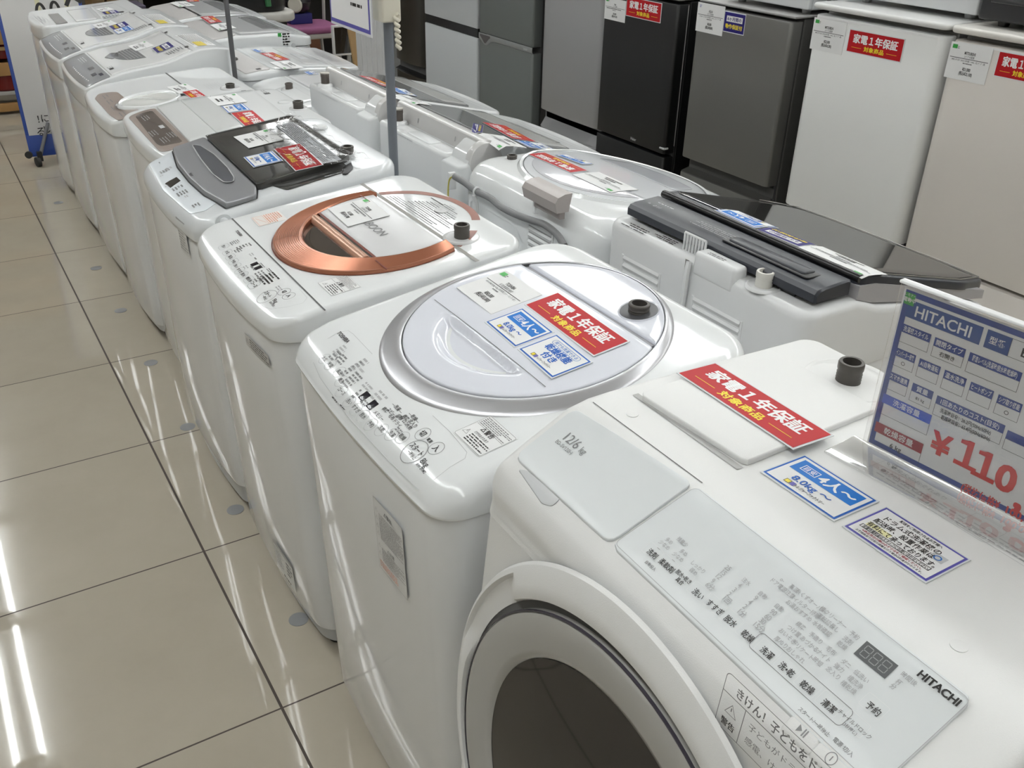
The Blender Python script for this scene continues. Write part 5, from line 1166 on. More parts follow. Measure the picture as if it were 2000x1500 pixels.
# ------------------------------------------------------------------ two washers with a raised ridge, smoked lid and inlet shelf
def ridge_washer(y0, label, sd):
    prof = [(.88, .853), (.90, .862), (.945, .864), (.956, .900), (.985, .910), (1.10, .884), (1.375, .822)]
    W = Washer('washing_machine', label, 'washing machine', 1, 1.40, .525, y0, y0 + .56, prof, seam=lambda x, y: .66, rf=.05, rb=.03, bulge=.02, e=.010, zb=.06, sm=.004, lip=.0005, group=G_BACK)
    S, R = W.surf, W.root; yc = W.yc
    PEARL = mat('pearl_grey_plastic', (.64, .63, .62), .22)
    # ridge wall
    mb = MB(); loft(mb, [[(.940, y, .862), (.9495, y, .912), (.958, y, .917), (.985, y, .914), (1.0, y, .905)] for y in (y0 + .004, y0 + .02, y0 + .54, y0 + .556)], PEARL, closed=False); rd = mb.build('ridge', R, 40)
    for yy in (y0 + .16, y0 + .40):
        mb = MB(); f = plane_fr((.9445, yy, .888), (0, -1, 0), (.18, 0, 1)); prect(mb, f, -.003, .003, -.007, .007, GREY, .0012); mb.build('ridge_slot', rd)
    # shelf block with the inlet, raised mound, print
    mb = MB(); rbox(mb, .874, .942, y0 + .10, y0 + .552, .70, .8665, .012, WHITE, rc=.02); sb = mb.build('rear_box', R)
    mb = MB(); fbox(mb, lambda u, v, h=0: (.906 + u, y0 + .30 + v, .866 + h), -.022, .022, -.09, .06, 0, .004, .01, WHITEP); mb.build('rear_box_mound', sb)
    mb = MB(); f = plane_fr((.8738, y0 + .33, .855), (0, -1, 0), (0, 0, 1)); scrib(mb, f, -.09, .06, -.004, .004, 1, GREYL, sd, .5, .0004); mb.build('rear_print', sb)
    ty = y0 + .475
    mb = MB(); lathe(mb, (.912, ty, .865), [(.032, 0), (.028, .008), (.020, .011), (.001, .011)], WHITE, 24); mb.build('inlet_base', R)
    inlet(R, (.912, ty), .875, h=.036, r=.0155, well=0, m=mat('tap_cap_brown_grey', (.10, .085, .075), .4))
    mb = MB(); lathe(mb, (.912, ty, .910), [(.0165, 0), (.0168, .004), (.006, .0055), (.001, .0055)], mat('tap_cap_top', (.42, .40, .36), .4), 20); mb.build('inlet_cap', R)
    # end column with round hinge cover on the near end
    mb = MB(); loft(mb, [[(x, y, z) for x, z in ((.895, .60), (.895, .85), (.905, .878), (.94, .905), (.985, .912), (.985, .60))] for y in (y0 + .004, y0 + .03, y0 + .085, y0 + .1)], WHITE, cap0=True, cap1=True); mb.build('end_column', R, 40)
    mb = MB(); lathe(mb, (.955, y0 + .003, .862), [(.054, .02), (.054, -.001), (.051, -.005), (.001, -.008)], PEARL, 40, ax=(0, 1, 0)); mb.build('hinge_disc', R)
    mb = MB(); lathe(mb, (.915, y0 - .001, .72), [(.007, .002), (.006, -.003), (.001, -.004)], STEEL, 12, ax=(0, 1, 0)); mb.build('screw', R)
    # smoked lid between pearl rims
    mb = MB(); patch(mb, S, roundpoly([(.995, y0 + .02), (.995, y0 + .54), (1.255, y0 + .54), (1.255, y0 + .02)], .012), .006, .006, mat('grey_smoked_lid', (.22, .225, .225), .06), e=.002, n=8, N=140); lid = mb.build('lid', R)
    mb = MB(); patch(mb, S, roundpoly([(1.16, y0 + .03), (1.16, y0 + .53), (1.252, y0 + .53), (1.252, y0 + .03)], .01), .0072, .001, mat('pale_smoke_band', (.50, .50, .49), .1), e=.0004); mb.build('lid_front_band', lid)
    mb = MB(); f = S.fr((1.285, yc), UB); fbox(mb, f, -.15, .13, -.010, .010, -.001, .0016, .004, mat('handle_slot_grey', (.20, .20, .195), .4)); mb.build('handle_slot', R)
    mb = MB(); f = S.fr((1.335, yc), UB); prect(mb, f, -.24, .24, -.0008, .0008, GREYL, .0008, 8, 1); mb.build('front_seam', R)
    # dark gap and base strip at the back bottom
    mb = MB(); f = plane_fr((.8735, y0 + .30, .672), (0, -1, 0), (0, 0, 1)); prect(mb, f, -.25, .25, -.03, .0, BLACK, .0006); mb.build('rear_gap', R)
    return W
B3 = ridge_washer(.785, 'white washing machine with raised ridge and smoked lid, right of the blue-grey pole', 121)
B4 = ridge_washer(1.395, 'white washing machine with raised ridge and smoked lid, left behind the blue-grey pole', 122)
S = B3.surf; h = .0078
red_card(S.rect(order([(945, 241), (982, 243), (1041, 274), (1007, 275)]), h), 'red warranty card on the smoked lid right of the grey pole')
price_card(S.rect(order([(928, 263), (986, 267), (1032, 291), (972, 291)]), h), 'white price card on the smoked lid right of the grey pole', seed=23)
blue_card(S.rect(order([(1009, 275), (1052, 279), (1085, 292), (1040, 293)]), h), 'blue capacity card on the smoked lid right of the grey pole')
navy_card(S.rect(order([(924, 240), (945, 246), (942, 263), (921, 258)]), h), 'navy warranty card on the smoked lid right of the grey pole')
S = B4.surf
red_card(S.rect(order([(704, 149), (724, 150), (776, 171), (750, 170)]), h), 'red warranty card behind the grey pole on the smoked lid')
blue_card(S.rect(order([(760, 172), (786, 172), (811, 186), (785, 186)]), h), 'blue capacity card just right of the grey pole on the farther smoked lid')
price_card(S.rect(order([(762, 186), (800, 189), (845, 206), (807, 207)]), h), 'white price card right of the grey pole on the farther smoked lid', seed=24)

# ------------------------------------------------------------------ low white washer behind the taupe ones
def low_washer():
    prof = [(.845, .748), (.90, .765), (.96, .772), (1.35, .765)]
    W = Washer('washing_machine', 'low white washing machine mostly hidden behind the ridge washer, fifth in the back row', 'washing machine', 1, 1.38, .54, 2.0, 2.56, prof, seam=lambda x, y: .69, rf=.05, rb=.03, bulge=.02, e=.014, zb=.06, group=G_BACK)
    S, R = W.surf, W.root
    c = S.hit((565, 175)); inlet(R, (c[0], c[1]), S.z(c[0], c[1]), h=.026, r=.0155, well=.03, m=mat('tap_cap_brown_grey', (.10, .085, .075), .4))
    mb = MB(); f = S.fr((.99, 2.28), UB); prect(mb, f, -.265, .265, -.003, .003, GREYL, .0006, 8, 1); mb.build('deck_seam', R)
    mb = MB(); patch(mb, S, roundpoly([(1.0, 2.02), (1.0, 2.54), (1.25, 2.54), (1.25, 2.02)], .02), .006, .006, GREYW, e=.002); mb.build('lid', R)
    mb = MB(); patch(mb, S, roundpoly([(.86, 2.08), (.86, 2.36), (.95, 2.36), (.95, 2.08)], .02), .004, .004, WHITEP, e=.002); mb.build('rear_cover', R)
    return W
B5 = low_washer()
blue_card(B5.surf.rect(order([(591, 140), (613, 140), (622, 145), (604, 147)]), .007), 'blue capacity card peeping out behind the ridge washer')

def flat_back_washer():
    prof = [(.83, .775), (.87, .785), (.93, .79), (1.1, .79), (1.38, .768)]
    W = Washer('washing_machine', 'white flat washing machine with pale grey lid, just right of the rear pole', 'washing machine', 1, 1.38, .555, 2.60, 3.15, prof, seam=lambda x, y: .755, rf=.05, rb=.04, bulge=.02, e=.014, zb=.06, group=G_BACK)
    S, R = W.surf, W.root
    mb = MB(); patch(mb, S, roundpoly([(.845, 2.615), (.845, 3.13), (.955, 3.13), (.955, 2.615)], .02), .004, .004, mat('grey_beige_deck', (.56, .54, .53), .3), e=.002); mb.build('rear_deck', R)
    mb = MB(); patch(mb, S, roundpoly([(.965, 2.605), (.965, 3.145), (1.23, 3.145), (1.23, 2.605)], .012), .006, .006, WHITEP, e=.002); mb.build('lid', R)
    mb = MB(); patch(mb, S, roundpoly([(1.12, 2.66), (1.12, 3.09), (1.20, 3.09), (1.20, 2.66)], .015), .0072, .001, GREYW, e=.0004); mb.build('lid_dish', R)
    mb = MB(); f = S.fr((1.165, 2.84), UB); fbox(mb, f, -.07, .07, -.02, .02, 0, .0085, .002, mat('dish_shade_grey', (.40, .41, .42), .4)); mb.build('lid_handle', R)
    mb = MB(); patch(mb, S, roundpoly([(1.25, 2.62), (1.25, 3.13), (1.35, 3.12), (1.35, 2.63)], .015), .003, .003, GREYW, e=.001); cp = mb.build('control_panel', R)
    mb = MB(); scrib(mb, S.fr((1.30, 2.88), UB), -.15, .15, -.025, .025, 3, GINK, 131, .35, .0036); mb.build('panel_print', cp)
    mb = MB(); prect(mb, S.fr((505, 137), UB), -.014, .014, -.010, .010, BINK, .0048); mb.build('deck_print', R)
    mb = MB(); lathe(mb, tuple(on((455, 117), 2, .79)), [(.022, -.01), (.022, .006), (.018, .010), (.001, .011)], BRASS, 16); mb.build('water_inlet', R)
    return W
B6 = flat_back_washer(); S = B6.surf
red_card(S.rect(order([(506, 105), (533, 102), (567, 117), (540, 119)]), .0075), 'red warranty card on the flat washer just right of the rear pole')
price_card(S.rect(order([(529, 121), (560, 119), (597, 132), (551, 136)]), .0075), 'white price card on the flat washer just right of the rear pole', seed=25)
blue_card(S.rect(order([(491, 97), (507, 96), (518, 101), (504, 104)]), .0075), 'blue capacity card on the flat washer just right of the rear pole')

def clear_lid_washer(y0, label, sd):
    prof = [(.83, .800), (.88, .822), (1.0, .838), (1.20, .838), (1.37, .812)]
    W = Washer('washing_machine', label, 'washing machine', 1, 1.385, .56, y0, y0 + .58, prof, seam=lambda x, y: .775, rf=.05, rb=.05, bulge=.02, e=.014, zb=.06, group=G_BACK)
    S, R = W.surf, W.root; yc = W.yc
    mb = MB(); patch(mb, S, roundpoly([(.86, y0 + .02), (.86, y0 + .56), (1.0, y0 + .56), (1.0, y0 + .02)], .03), .005, .005, mat('grey_beige_deck', (.56, .54, .53), .3), e=.002); mb.build('rear_deck', R)
    mb = MB(); patch(mb, S, roundpoly([(1.01, y0 + .012), (1.01, y0 + .568), (1.27, y0 + .568), (1.27, y0 + .012)], .02), .010, .010, mat('clear_grey_lid', (.56, .565, .57), .06), e=.003); lid = mb.build('lid', R)
    mb = MB(); patch(mb, S, roundpoly([(1.15, y0 + .08), (1.15, y0 + .50), (1.24, y0 + .46), (1.24, y0 + .10)], .02), .0115, .001, mat('dark_handle_dish', (.22, .225, .23), .2), e=.0004); mb.build('lid_handle', lid)
    mb = MB(); patch(mb, S, roundpoly([(1.285, y0 + .03), (1.285, y0 + .55), (1.36, y0 + .54), (1.36, y0 + .04)], .012), .002, .002, GREYL, e=.001); cp = mb.build('control_panel', R)
    mb = MB(); scrib(mb, S.fr((1.325, yc), UB), -.18, .18, -.02, .02, 2, GINK, sd, .35, .0026); mb.build('panel_print', cp)
    if sd == 141:
        f = plane_fr(tuple(on((552, 77), 1, y0 - .0024)), (1, 0, 0), (0, 0, 1)); mb = MB(); prect(mb, f, -.022, -.004, .012, .03, GREEN, .0006); scrib(mb, f, 0, .036, -.03, .03, 5, BINK, 142, .6, .0006); mb.build('side_sticker', R)
        p = on((573, 89), 1, y0 - .0024); mb = MB(); lathe(mb, tuple(p), [(.012, .002), (.012, -.001), (.001, -.0012)], GREYL, 20, ax=(0, 1, 0)); mb.build('side_cap', R)
    else:
        mb = MB(); f = S.fr((1.005, yc), UB); prect(mb, f, -.28, .28, -.005, .005, BLACK, .006, 6, 1); mb.build('deck_seam', R)
    return W
B7 = clear_lid_washer(3.20, 'white washing machine with green sticker on its side, seventh in the back row', 141); S = B7.surf
red_card(S.rect(order([(388, 33), (417, 32), (436, 44), (409, 46)]), .0122), 'red warranty card left of the rear pole above the green side sticker')
price_card(S.rect(order([(409, 47), (445, 46), (466, 57), (424, 58)]), .0122), 'white price card behind the rear pole on the washer with the green side sticker', seed=26)
B8 = clear_lid_washer(3.86, 'white washing machine with clear grey lid, by the black bag', 143); S = B8.surf
red_card(S.rect(order([(361, -1), (383, -2), (392, 3), (367, 4)]), .0122), 'red warranty card at the picture top on the farthest washer of the back row')
price_card(S.rect(order([(331, 4), (362, 4), (386, 12), (347, 14)]), .0122), 'white price card on the farthest washer of the back row', seed=27)

# ------------------------------------------------------------------ things on cords and poles between the rows
def pole(x, y, ztop, label, r, m, outlet):
    R = thing('utility_pole', (x, y, 0), label, 'pole'); mb = MB(); lathe(mb, (x, y, 0), [(r*2.2, 0), (r*2.2, .012), (r, .02), (r, ztop)], m, 20); mb.build('pole_tube', R)
    if outlet:
        mb = MB(); rbox(mb, x - .030, x + .022, y - .036, y + .030, ztop - .002, ztop + .15, .006, IVORY); ob = mb.build('outlet_box', R)
        f = plane_fr((x - .0302, y - .003, ztop + .07), (0, -1, 0), (0, 0, 1)); mb = MB()
        for u in (-.010, .012): lathe(mb, f(u, .008, 0), [(.0035, .0006), (.001, .0012)], BLACK, 10, ax=f.N)
        mb.build('outlet_slot', ob)
        mb = MB(); pts = [(x + .006 + .004 * math.sin(t * 40), y - .04 - .006 * t - .004 * math.cos(t * 40), ztop + .02 - .085 * t) for t in np.linspace(0, 1, 60)]; tube(mb, pts, .0048, IVORY, 8); mb.build('coiled_cord', R)
        mb = MB(); tube(mb, [(x + .0, y, ztop + .15), (x, y, 2.98)], .006, IVORY, 8); mb.build('ceiling_cord', R)
    return R
PGREY = mat('blue_grey_pole', (.16, .175, .20), .35)
pole(.722, .892, 1.232, 'blue-grey pole with ivory outlet box standing between the two rows', .0125, PGREY, True)
pole(.745, 2.425, 2.98, 'thin dark grey pole between the rows by the wave-topped washer', .0095, mat('dark_grey_pole', (.10, .10, .105), .35), False)
def hanging_sheet():
    f0, w, h = plane_rect([(640, -72), (722, -2), (728, 74), (648, 40)], 0, .672, U=(0, -1, 0))
    p0, p1, p2 = on((648, 40), 0, .672), on((728, 74), 0, .672), on((722, 0), 0, .672); w = p0[1] - p1[1]; zb = (p0[2] + p1[2]) / 2 - .004
    f = plane_fr((.672, p1[1], zb), (0, -1, 0), (0, 0, 1)); g = lambda u, v, hh=0: f(u - w, v, hh); H = .21
    R = thing('notice_sheet', (.672, p1[1], zb), 'white notice sheet in a purple-edged clear sleeve mounted beside the outlet pole', 'notice')
    mb = MB(); fbox(mb, g, 0, w, 0, H, 0, .003, .003, LAMIN); fbox(mb, lambda u, v, hh=0: g(u, v, -hh), w - .01, w + .035, H*.55, H*.6, 0, .004, .002, PGREY); mb.build('sleeve', R)
    mb = MB(); prect(mb, g, .004, w - .004, .008, H, PURP, .0034); prect(mb, g, .012, w - .012, .018, H, PAPER, .0038); sh = mb.build('sheet', R)
    mb = MB(); scrib(mb, g, .03, .13, .10, .112, 1, GINK, 151, .6, .0042); scrib(mb, g, .15, w - .05, .085, .10, 1, GINK, 152, .6, .0042); scrib(mb, g, .15, w - .05, .062, .075, 1, BINK, 153, .6, .0042); mb.build('sheet_print', sh)
hanging_sheet()
# cable bundles seen in the gap
mb = MB(); R_ = random.Random(4)
for k, m in enumerate((BLACK, mat('cable_blue', (.03, .06, .28), .5), mat('cable_green_yellow', (.20, .30, .06), .5), BLACK)):
    c = on((682, 280), 2, .60); tube(mb, spline([c + np.array([R_.uniform(-.03, .03), R_.uniform(-.05, .05), R_.uniform(-.05, .06)]) for _ in range(7)]), .005, m, 8)
tag(mb.build('cable_bundle'), 'tangle of dark and green cables in the gap below the smoked glass lid', 'cable')
mb = MB()
for k, m in enumerate((MATS['cable_blue'], BLACK, MATS['cable_green_yellow'], MATS['cable_blue'])):
    c = on((868, 378), 2, .66); tube(mb, spline([c + np.array([R_.uniform(-.03, .03), R_.uniform(-.05, .05), R_.uniform(-.06, .05)]) for _ in range(7)]), .005, m, 8)
tag(mb.build('cable_bundle'), 'tangle of blue and green cables beside the hose of the oval lid washer', 'cable')
# ================================================================== FRIDGES along the next aisle (doors towards -x)
XF = 2.10
def fridge(y0, y1, ztop, splits, m, label, gap=None, bodym=None, rc=.02, lid=None, name='fridge', xf=XF, bow=0.0):
    """splits: list of (z0, z1) door spans from the bottom up"""
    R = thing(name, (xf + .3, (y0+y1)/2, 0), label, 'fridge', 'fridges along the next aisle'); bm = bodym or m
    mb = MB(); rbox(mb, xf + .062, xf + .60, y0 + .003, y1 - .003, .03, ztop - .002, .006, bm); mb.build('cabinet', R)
    mb = MB(); rbox(mb, xf + .05, xf + .063, y0 + .010, y1 - .010, .04, ztop - .012, .001, SEAM); mb.build('door_gasket', R)
    doors = []
    for z0, z1 in splits:
        mb = MB(); n = 7; P = []
        W2 = (y1 - y0) / 2 - .001; yc = (y0 + y1) / 2
        def fx(t): return bow * t * t
        for k in range(n + 1): a = PI/2 * k / n; P.append((rc * (1 - math.sin(a)), -W2 + rc * (1 - math.cos(a))))
        P = P[::-1]                              # from front to side on the near side
        prof = [(.05, -W2)] + [(p[0], p[1]) for p in [(rc*(1-math.sin(PI/2*k/n)), -W2 + rc*(1-math.cos(PI/2*k/n))) for k in range(n+1)]]
        full = prof + [(0, t) for t in np.linspace(-W2 + rc, W2 - rc, 9)[1:-1]] + [(a, -b) for a, b in prof[::-1]]
        rings = []
        for ins, z in ((.004, z0), (.0012, z0 + .0012), (0, z0 + .004), (0, z1 - .004), (.0012, z1 - .0012), (.004, z1)):
            rings.append([(xf + a + bow * (b / W2) ** 2 + (ins if a < .04 else 0), yc + b * (1 - ins / W2), z) for a, b in full][::-1])
        loft(mb, rings, m, cap0=True, cap1=True); doors.append(mb.build('door', R, 32))
    for yy in (y0 + .05, y1 - .05):
        mb = MB(); lathe(mb, (xf + .09, yy, 0), [(.02, 0), (.02, .025), (.016, .034)], RUBBER, 12); mb.build('foot', R)
    return R, doors
FW1 = mat('fridge_white', (.83, .835, .825), .28); FW2 = mat('fridge_cream_white', (.70, .66, .62), .30); FDG = mat('fridge_dark_grey', (.155, .152, .142), .32, metal=.25)
FBK = mat('fridge_black', (.006, .006, .0065), .4); FSL = mat('fridge_silver', (.36, .36, .365), .34, metal=.25); FGR = mat('fridge_slate_grey', (.165, .178, .174), .35, metal=.2)
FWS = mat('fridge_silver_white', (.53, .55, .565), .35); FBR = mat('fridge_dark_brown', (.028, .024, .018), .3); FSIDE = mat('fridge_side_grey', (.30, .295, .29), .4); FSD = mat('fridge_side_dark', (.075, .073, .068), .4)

def top_slab(R, y0, y1, z0, z1, m, xf=XF):
    mb = MB(); rbox(mb, xf - .012, xf + .60, y0 - .004, y1 + .004, z0, z1, .008, m, rc=.02); mb.build('top_panel', R)
# white pair on the right
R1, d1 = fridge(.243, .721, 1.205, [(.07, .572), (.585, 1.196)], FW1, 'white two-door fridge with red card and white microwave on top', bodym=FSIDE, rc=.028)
top_slab(R1, .243, .721, 1.213, 1.231, mat('fridge_top_white', (.68, .68, .67), .3))
mb = MB(); f = plane_fr((XF, .482, 1.190), (0, -1, 0), (0, 0, 1)); prect(mb, f, -.215, .215, -.002, .003, PAPER, .0008, 6, 1); mb.build('door_edge_trim', d1[1])
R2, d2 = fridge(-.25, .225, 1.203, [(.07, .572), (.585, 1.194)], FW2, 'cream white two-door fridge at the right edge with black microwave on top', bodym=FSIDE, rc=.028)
top_slab(R2, -.25, .225, 1.212, 1.231, mat('fridge_top_cream', (.66, .64, .60), .3))
mb = MB(); f = plane_fr((XF, -.012, 1.188), (0, -1, 0), (0, 0, 1)); prect(mb, f, -.215, .215, -.002, .003, PAPER, .0008, 6, 1); mb.build('door_edge_trim', d2[1])
# dark grey
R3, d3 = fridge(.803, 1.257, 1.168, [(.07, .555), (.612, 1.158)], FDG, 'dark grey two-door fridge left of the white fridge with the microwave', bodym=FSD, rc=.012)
mb = MB(); loft(mb, [[(XF + .018, y, .612), (XF + .045, y, .600), (XF + .045, y, .566), (XF + .006, y, .556)] for y in (.806, 1.254)], FSD, closed=False); mb.build('handle_groove', R3)
mb = MB(); rbox(mb, XF + .01, XF + .6, .80, 1.26, 1.168, 1.176, .003, FSIDE); mb.build('top_panel', R3)
# black
R4, d4 = fridge(1.358, 1.812, 1.155, [(.07, .578), (.590, 1.145)], FBK, 'black two-door fridge with a small silver maker mark below its middle', rc=.012)
mb = MB(); f = plane_fr((XF, 1.553, .608), (0, -1, 0), (0, 0, 1)); text(mb, f, 'Haier', 0, 0, .016, GREYL, .03, .0008); mb.build('maker_mark', d4[1])
mb = MB(); rbox(mb, XF - .004, XF + .02, 1.355, 1.385, .610, .617, .002, GREYL); mb.build('hinge', R4)
mb = MB(); tube(mb, [(XF + .048, 1.3565, .62), (XF + .048, 1.3565, 1.14)], .0016, FSIDE, 6); mb.build('edge_highlight', R4)  # thin grey tube stands in for the highlight along the near edge
mb = MB(); rbox(mb, XF + .0, XF + .6, 1.358, 1.812, 1.157, 1.17, .004, FSIDE); mb.build('top_panel', R4)
# silver with bowed front
R5, d5 = fridge(1.822, 2.283, 1.45, [(.07, .50), (.583, 1.44)], FSL, 'silver fridge with softly bowed door left of the black fridge', bodym=FSL, rc=.03, bow=.012)
mb = MB(); loft(mb, [[(XF + .030 + .012 * ((y - 2.052)/.23)**2, y, .583), (XF + .05, y, .566), (XF + .05, y, .54), (XF + .01 + .012 * ((y - 2.052)/.23)**2, y, .500)] for y in np.linspace(1.825, 2.28, 12)], mat('groove_silver', (.27, .27, .275), .4), closed=False); mb.build('handle_groove', R5)
# slate grey two-door
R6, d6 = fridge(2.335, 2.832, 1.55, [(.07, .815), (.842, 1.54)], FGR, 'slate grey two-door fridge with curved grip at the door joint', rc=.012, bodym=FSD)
mb = MB(); loft(mb, [[(XF - .002, 2.33 + .5 - t*.5, .842 - .0), (XF - .003, 2.33 + .5 - t*.5, .838), (XF - .003, 2.33 + .5 - t*.5, .822 - .03 * math.exp(-((t - .13) / .09) ** 2)), (XF + .002, 2.33 + .5 - t*.5, .815 - .03 * math.exp(-((t - .13) / .09) ** 2))] for t in np.linspace(.005, .995, 40)], mat('grip_grey', (.28, .29, .29), .4), closed=False); mb.build('door_grip', R6)
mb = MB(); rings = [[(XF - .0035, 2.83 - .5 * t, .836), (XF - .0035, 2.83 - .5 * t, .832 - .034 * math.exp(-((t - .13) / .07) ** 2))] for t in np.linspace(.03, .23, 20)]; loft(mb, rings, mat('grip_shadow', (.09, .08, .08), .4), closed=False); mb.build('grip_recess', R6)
mb = MB(); f = plane_fr((XF - .004, 2.39, .828), (0, -1, 0), (0, 0, 1)); text(mb, f, 'SHARP', 0, 0, .012, GREYL, .02, .0006); mb.build('maker_mark', R6)
# silver white with the black band
R7, d7 = fridge(2.848, 3.432, 1.6, [(.07, .808), (.852, 1.59)], FWS, 'silver-white fridge with a black band between its doors', rc=.010, bodym=FSIDE)
mb = MB(); rbox(mb, XF + .006, XF + .06, 2.852, 3.43, .808, .852, .002, BLACK); mb.build('door_band', R7)
# dark brown
R8, d8 = fridge(3.462, 3.875, 1.6, [(.07, .49), (.552, 1.59)], FBR, 'tall dark brown fridge beside the white grooved panel', rc=.05, bow=.02)
mb = MB(); loft(mb, [[(XF + .03, y, .552), (XF + .055, y, .53), (XF + .055, y, .505), (XF + .02, y, .49)] for y in (3.466, 3.871)], BLACK, closed=False); mb.build('handle_groove', R8)
# cards on the doors
def door_rect(px4, x=XF): f, w, h = plane_rect(px4, 0, x - .0006, U=(0, -1, 0)); return f, w, h
price_card(door_rect([(1592, 33), (1654, 45), (1645, 107), (1581, 95)]), 'white price card reading ¥22,000 on the white fridge below the microwave', 'MITSUBISHI', '2ドア冷蔵庫', 'MR-P15D 2020年製 146L 右ドア 通', '¥22,000', '(税込¥24,200)', seed=31)
red_card(door_rect([(1660, 56), (1769, 76), (1759, 123), (1653, 100)]), 'red warranty card on the white fridge below the microwave')
price_card(door_rect([(1860, 80), (1941, 95), (1923, 167), (1843, 149)]), 'white price card reading ¥21,000 on the cream white fridge', 'MITSUBISHI', '2ドア冷蔵庫', 'MR-P15F 2021年製 146L 右ドア 通', '¥21,000', '(税込¥23,100)', seed=32)
red_card(door_rect([(1953, 99), (2068, 120), (2052, 170), (1940, 149)]), 'red warranty card on the cream white fridge, cut by the picture edge')
price_card(door_rect([(1366, 3), (1417, 14), (1410, 72), (1357, 58)]), 'white price card on the dark grey fridge', 'AQUA', '2ドア冷蔵庫', 'AQR-13 2019年製 126L 右ドア 通', '¥8,000', '(税込¥8,800)', green=False, seed=33)
navy_card(door_rect([(1418, 20), (1457, 29), (1453, 70), (1411, 61)]), 'navy warranty card on the dark grey fridge')
price_card(door_rect([(1182, -6), (1223, 2), (1221, 45), (1181, 36)]), 'white price card on the black fridge', 'Haier', '2ドア冷蔵庫', '', '¥13,000', '(税込¥14,300)', seed=34)
red_card(door_rect([(1225, -6), (1294, 5), (1290, 44), (1222, 32)]), 'red warranty card on the black fridge')
# microwaves on top
def microwave(x0, x1, y0, y1, z0, label, m, dm, mark):
    R = thing('microwave', ((x0+x1)/2, (y0+y1)/2, z0), label, 'microwave')
    mb = MB(); rbox(mb, x0 + .02, x1, y0, y1, z0 + .014, z0 + .29, .006, m); b = mb.build('body', R)
    mb = MB(); rbox(mb, x0, x0 + .021, y0, y1, z0 + .016, z0 + .288, .006, dm); dr = mb.build('door', R)
    mb = MB(); rbox(mb, x0 - .004, x0 + .001, y0 + .13, y1 - .03, z0 + .06, z0 + .26, .003, BLKGLASS); mb.build('door_window', dr)
    for xx in (x0 + .05, x1 - .05):
        for yy in (y0 + .05, y1 - .05): mb = MB(); lathe(mb, (xx, yy, z0), [(.014, 0), (.016, .01), (.016, .016)], BLACK if m is BLACK else GREYL, 12); mb.build('foot', R)
    f = plane_fr(((x0+x1)/2, y0 - .0003, z0 + .035), (1, 0, 0), (0, 0, 1)); mb = MB()
    for i in range(4):
        for j in range(2): prect(mb, f, -.12 + i*.03 + (.08 if i > 1 else 0), -.10 + i*.03 + (.08 if i > 1 else 0), -.012 + j*.012, -.005 + j*.012, SEAM, .0006)
    mb.build('side_vent', R)
    if mark:
        f = plane_fr((x0 - .0002, y0 + .065, z0 + .045), (0, -1, 0), (0, 0, 1)); mb = MB(); text(mb, f, mark, 0, 0, .014, GREYL, .02, .0008); mb.build('maker_mark', dr)
    return R
microwave(2.20, 2.56, .235, .70, 1.2312, 'white microwave on top of the white fridge', mat('microwave_white', (.64, .65, .66), .3), mat('microwave_white', (.64, .65, .66), .3), '')
microwave(2.155, 2.52, -.26, .20, 1.2312, 'black microwave on top of the cream white fridge', BLACK, BLACK, 'HITACHI')
microwave(2.16, 2.56, .80, 1.20, 1.1762, 'white microwave on top of the dark grey fridge', mat('microwave_white', (.64, .65, .66), .3), mat('microwave_white', (.64, .65, .66), .3), '')
# ================================================================== BACKGROUND behind the rows
PINE = mat('pine_board', (.42, .27, .12), .45, noise=.15, nscale=8); OAK = mat('oak_slat', (.36, .20, .07), .45, noise=.2, nscale=6)
# grey floor dots in a line before the front row
DOT = mat('grey_floor_dot', (.27, .275, .28), .35)
for k, y in enumerate((.237, .735, 1.235, 1.73, 2.235, 2.735, 3.737)):
    mb = MB(); lathe(mb, (.125, y, .0), [(.0235, .0002), (.0235, .0008), (.022, .001), (.001, .001)], DOT, 28, cap0=False, cap1=True)
    tag(mb.build('floor_dot'), ['grey round dot on the floor at the foot of the copper-ringed washer', 'grey round dot on the floor by the foot of the smoked-lid washer', 'grey round dot on the floor before the fifth washer', 'grey round dot on the floor before the washer with the round clear lid', 'grey round dot on the floor before the nearer wave-topped washer', 'grey round dot on the floor before the farther wave-topped washer', 'grey round dot on the floor by the sign board, farthest of the line'][k], 'floor marker', 'grey dots in a line on the floor')
# grooved white partition panel at the end of the fridges
R = thing('partition_panel', (2.30, 4.25, 0), 'white grooved partition panel at the far end of the fridges', 'panel'); PW = mat('partition_white', (.72, .73, .74), .45)
mb = MB(); n = 7; pts = []
for i in range(n):
    y = 3.95 + .55 * i / n; d = .55 / n; pts += [(2.14, y), (2.14, y + d*.82), (2.149, y + d*.88), (2.149, y + d*.95)]
pts += [(2.14, 4.5), (2.45, 4.5), (2.45, 3.95)]
loft(mb, [[(x, y, z) for x, y in pts] for z in (0, 1.8)], PW, cap1=True); pp = mb.build('board', R, 30)
mb = MB(); rbox(mb, 2.125, 2.14, 3.93, 3.97, 0, 1.8, .003, PW); mb.build('edge_strip', R)
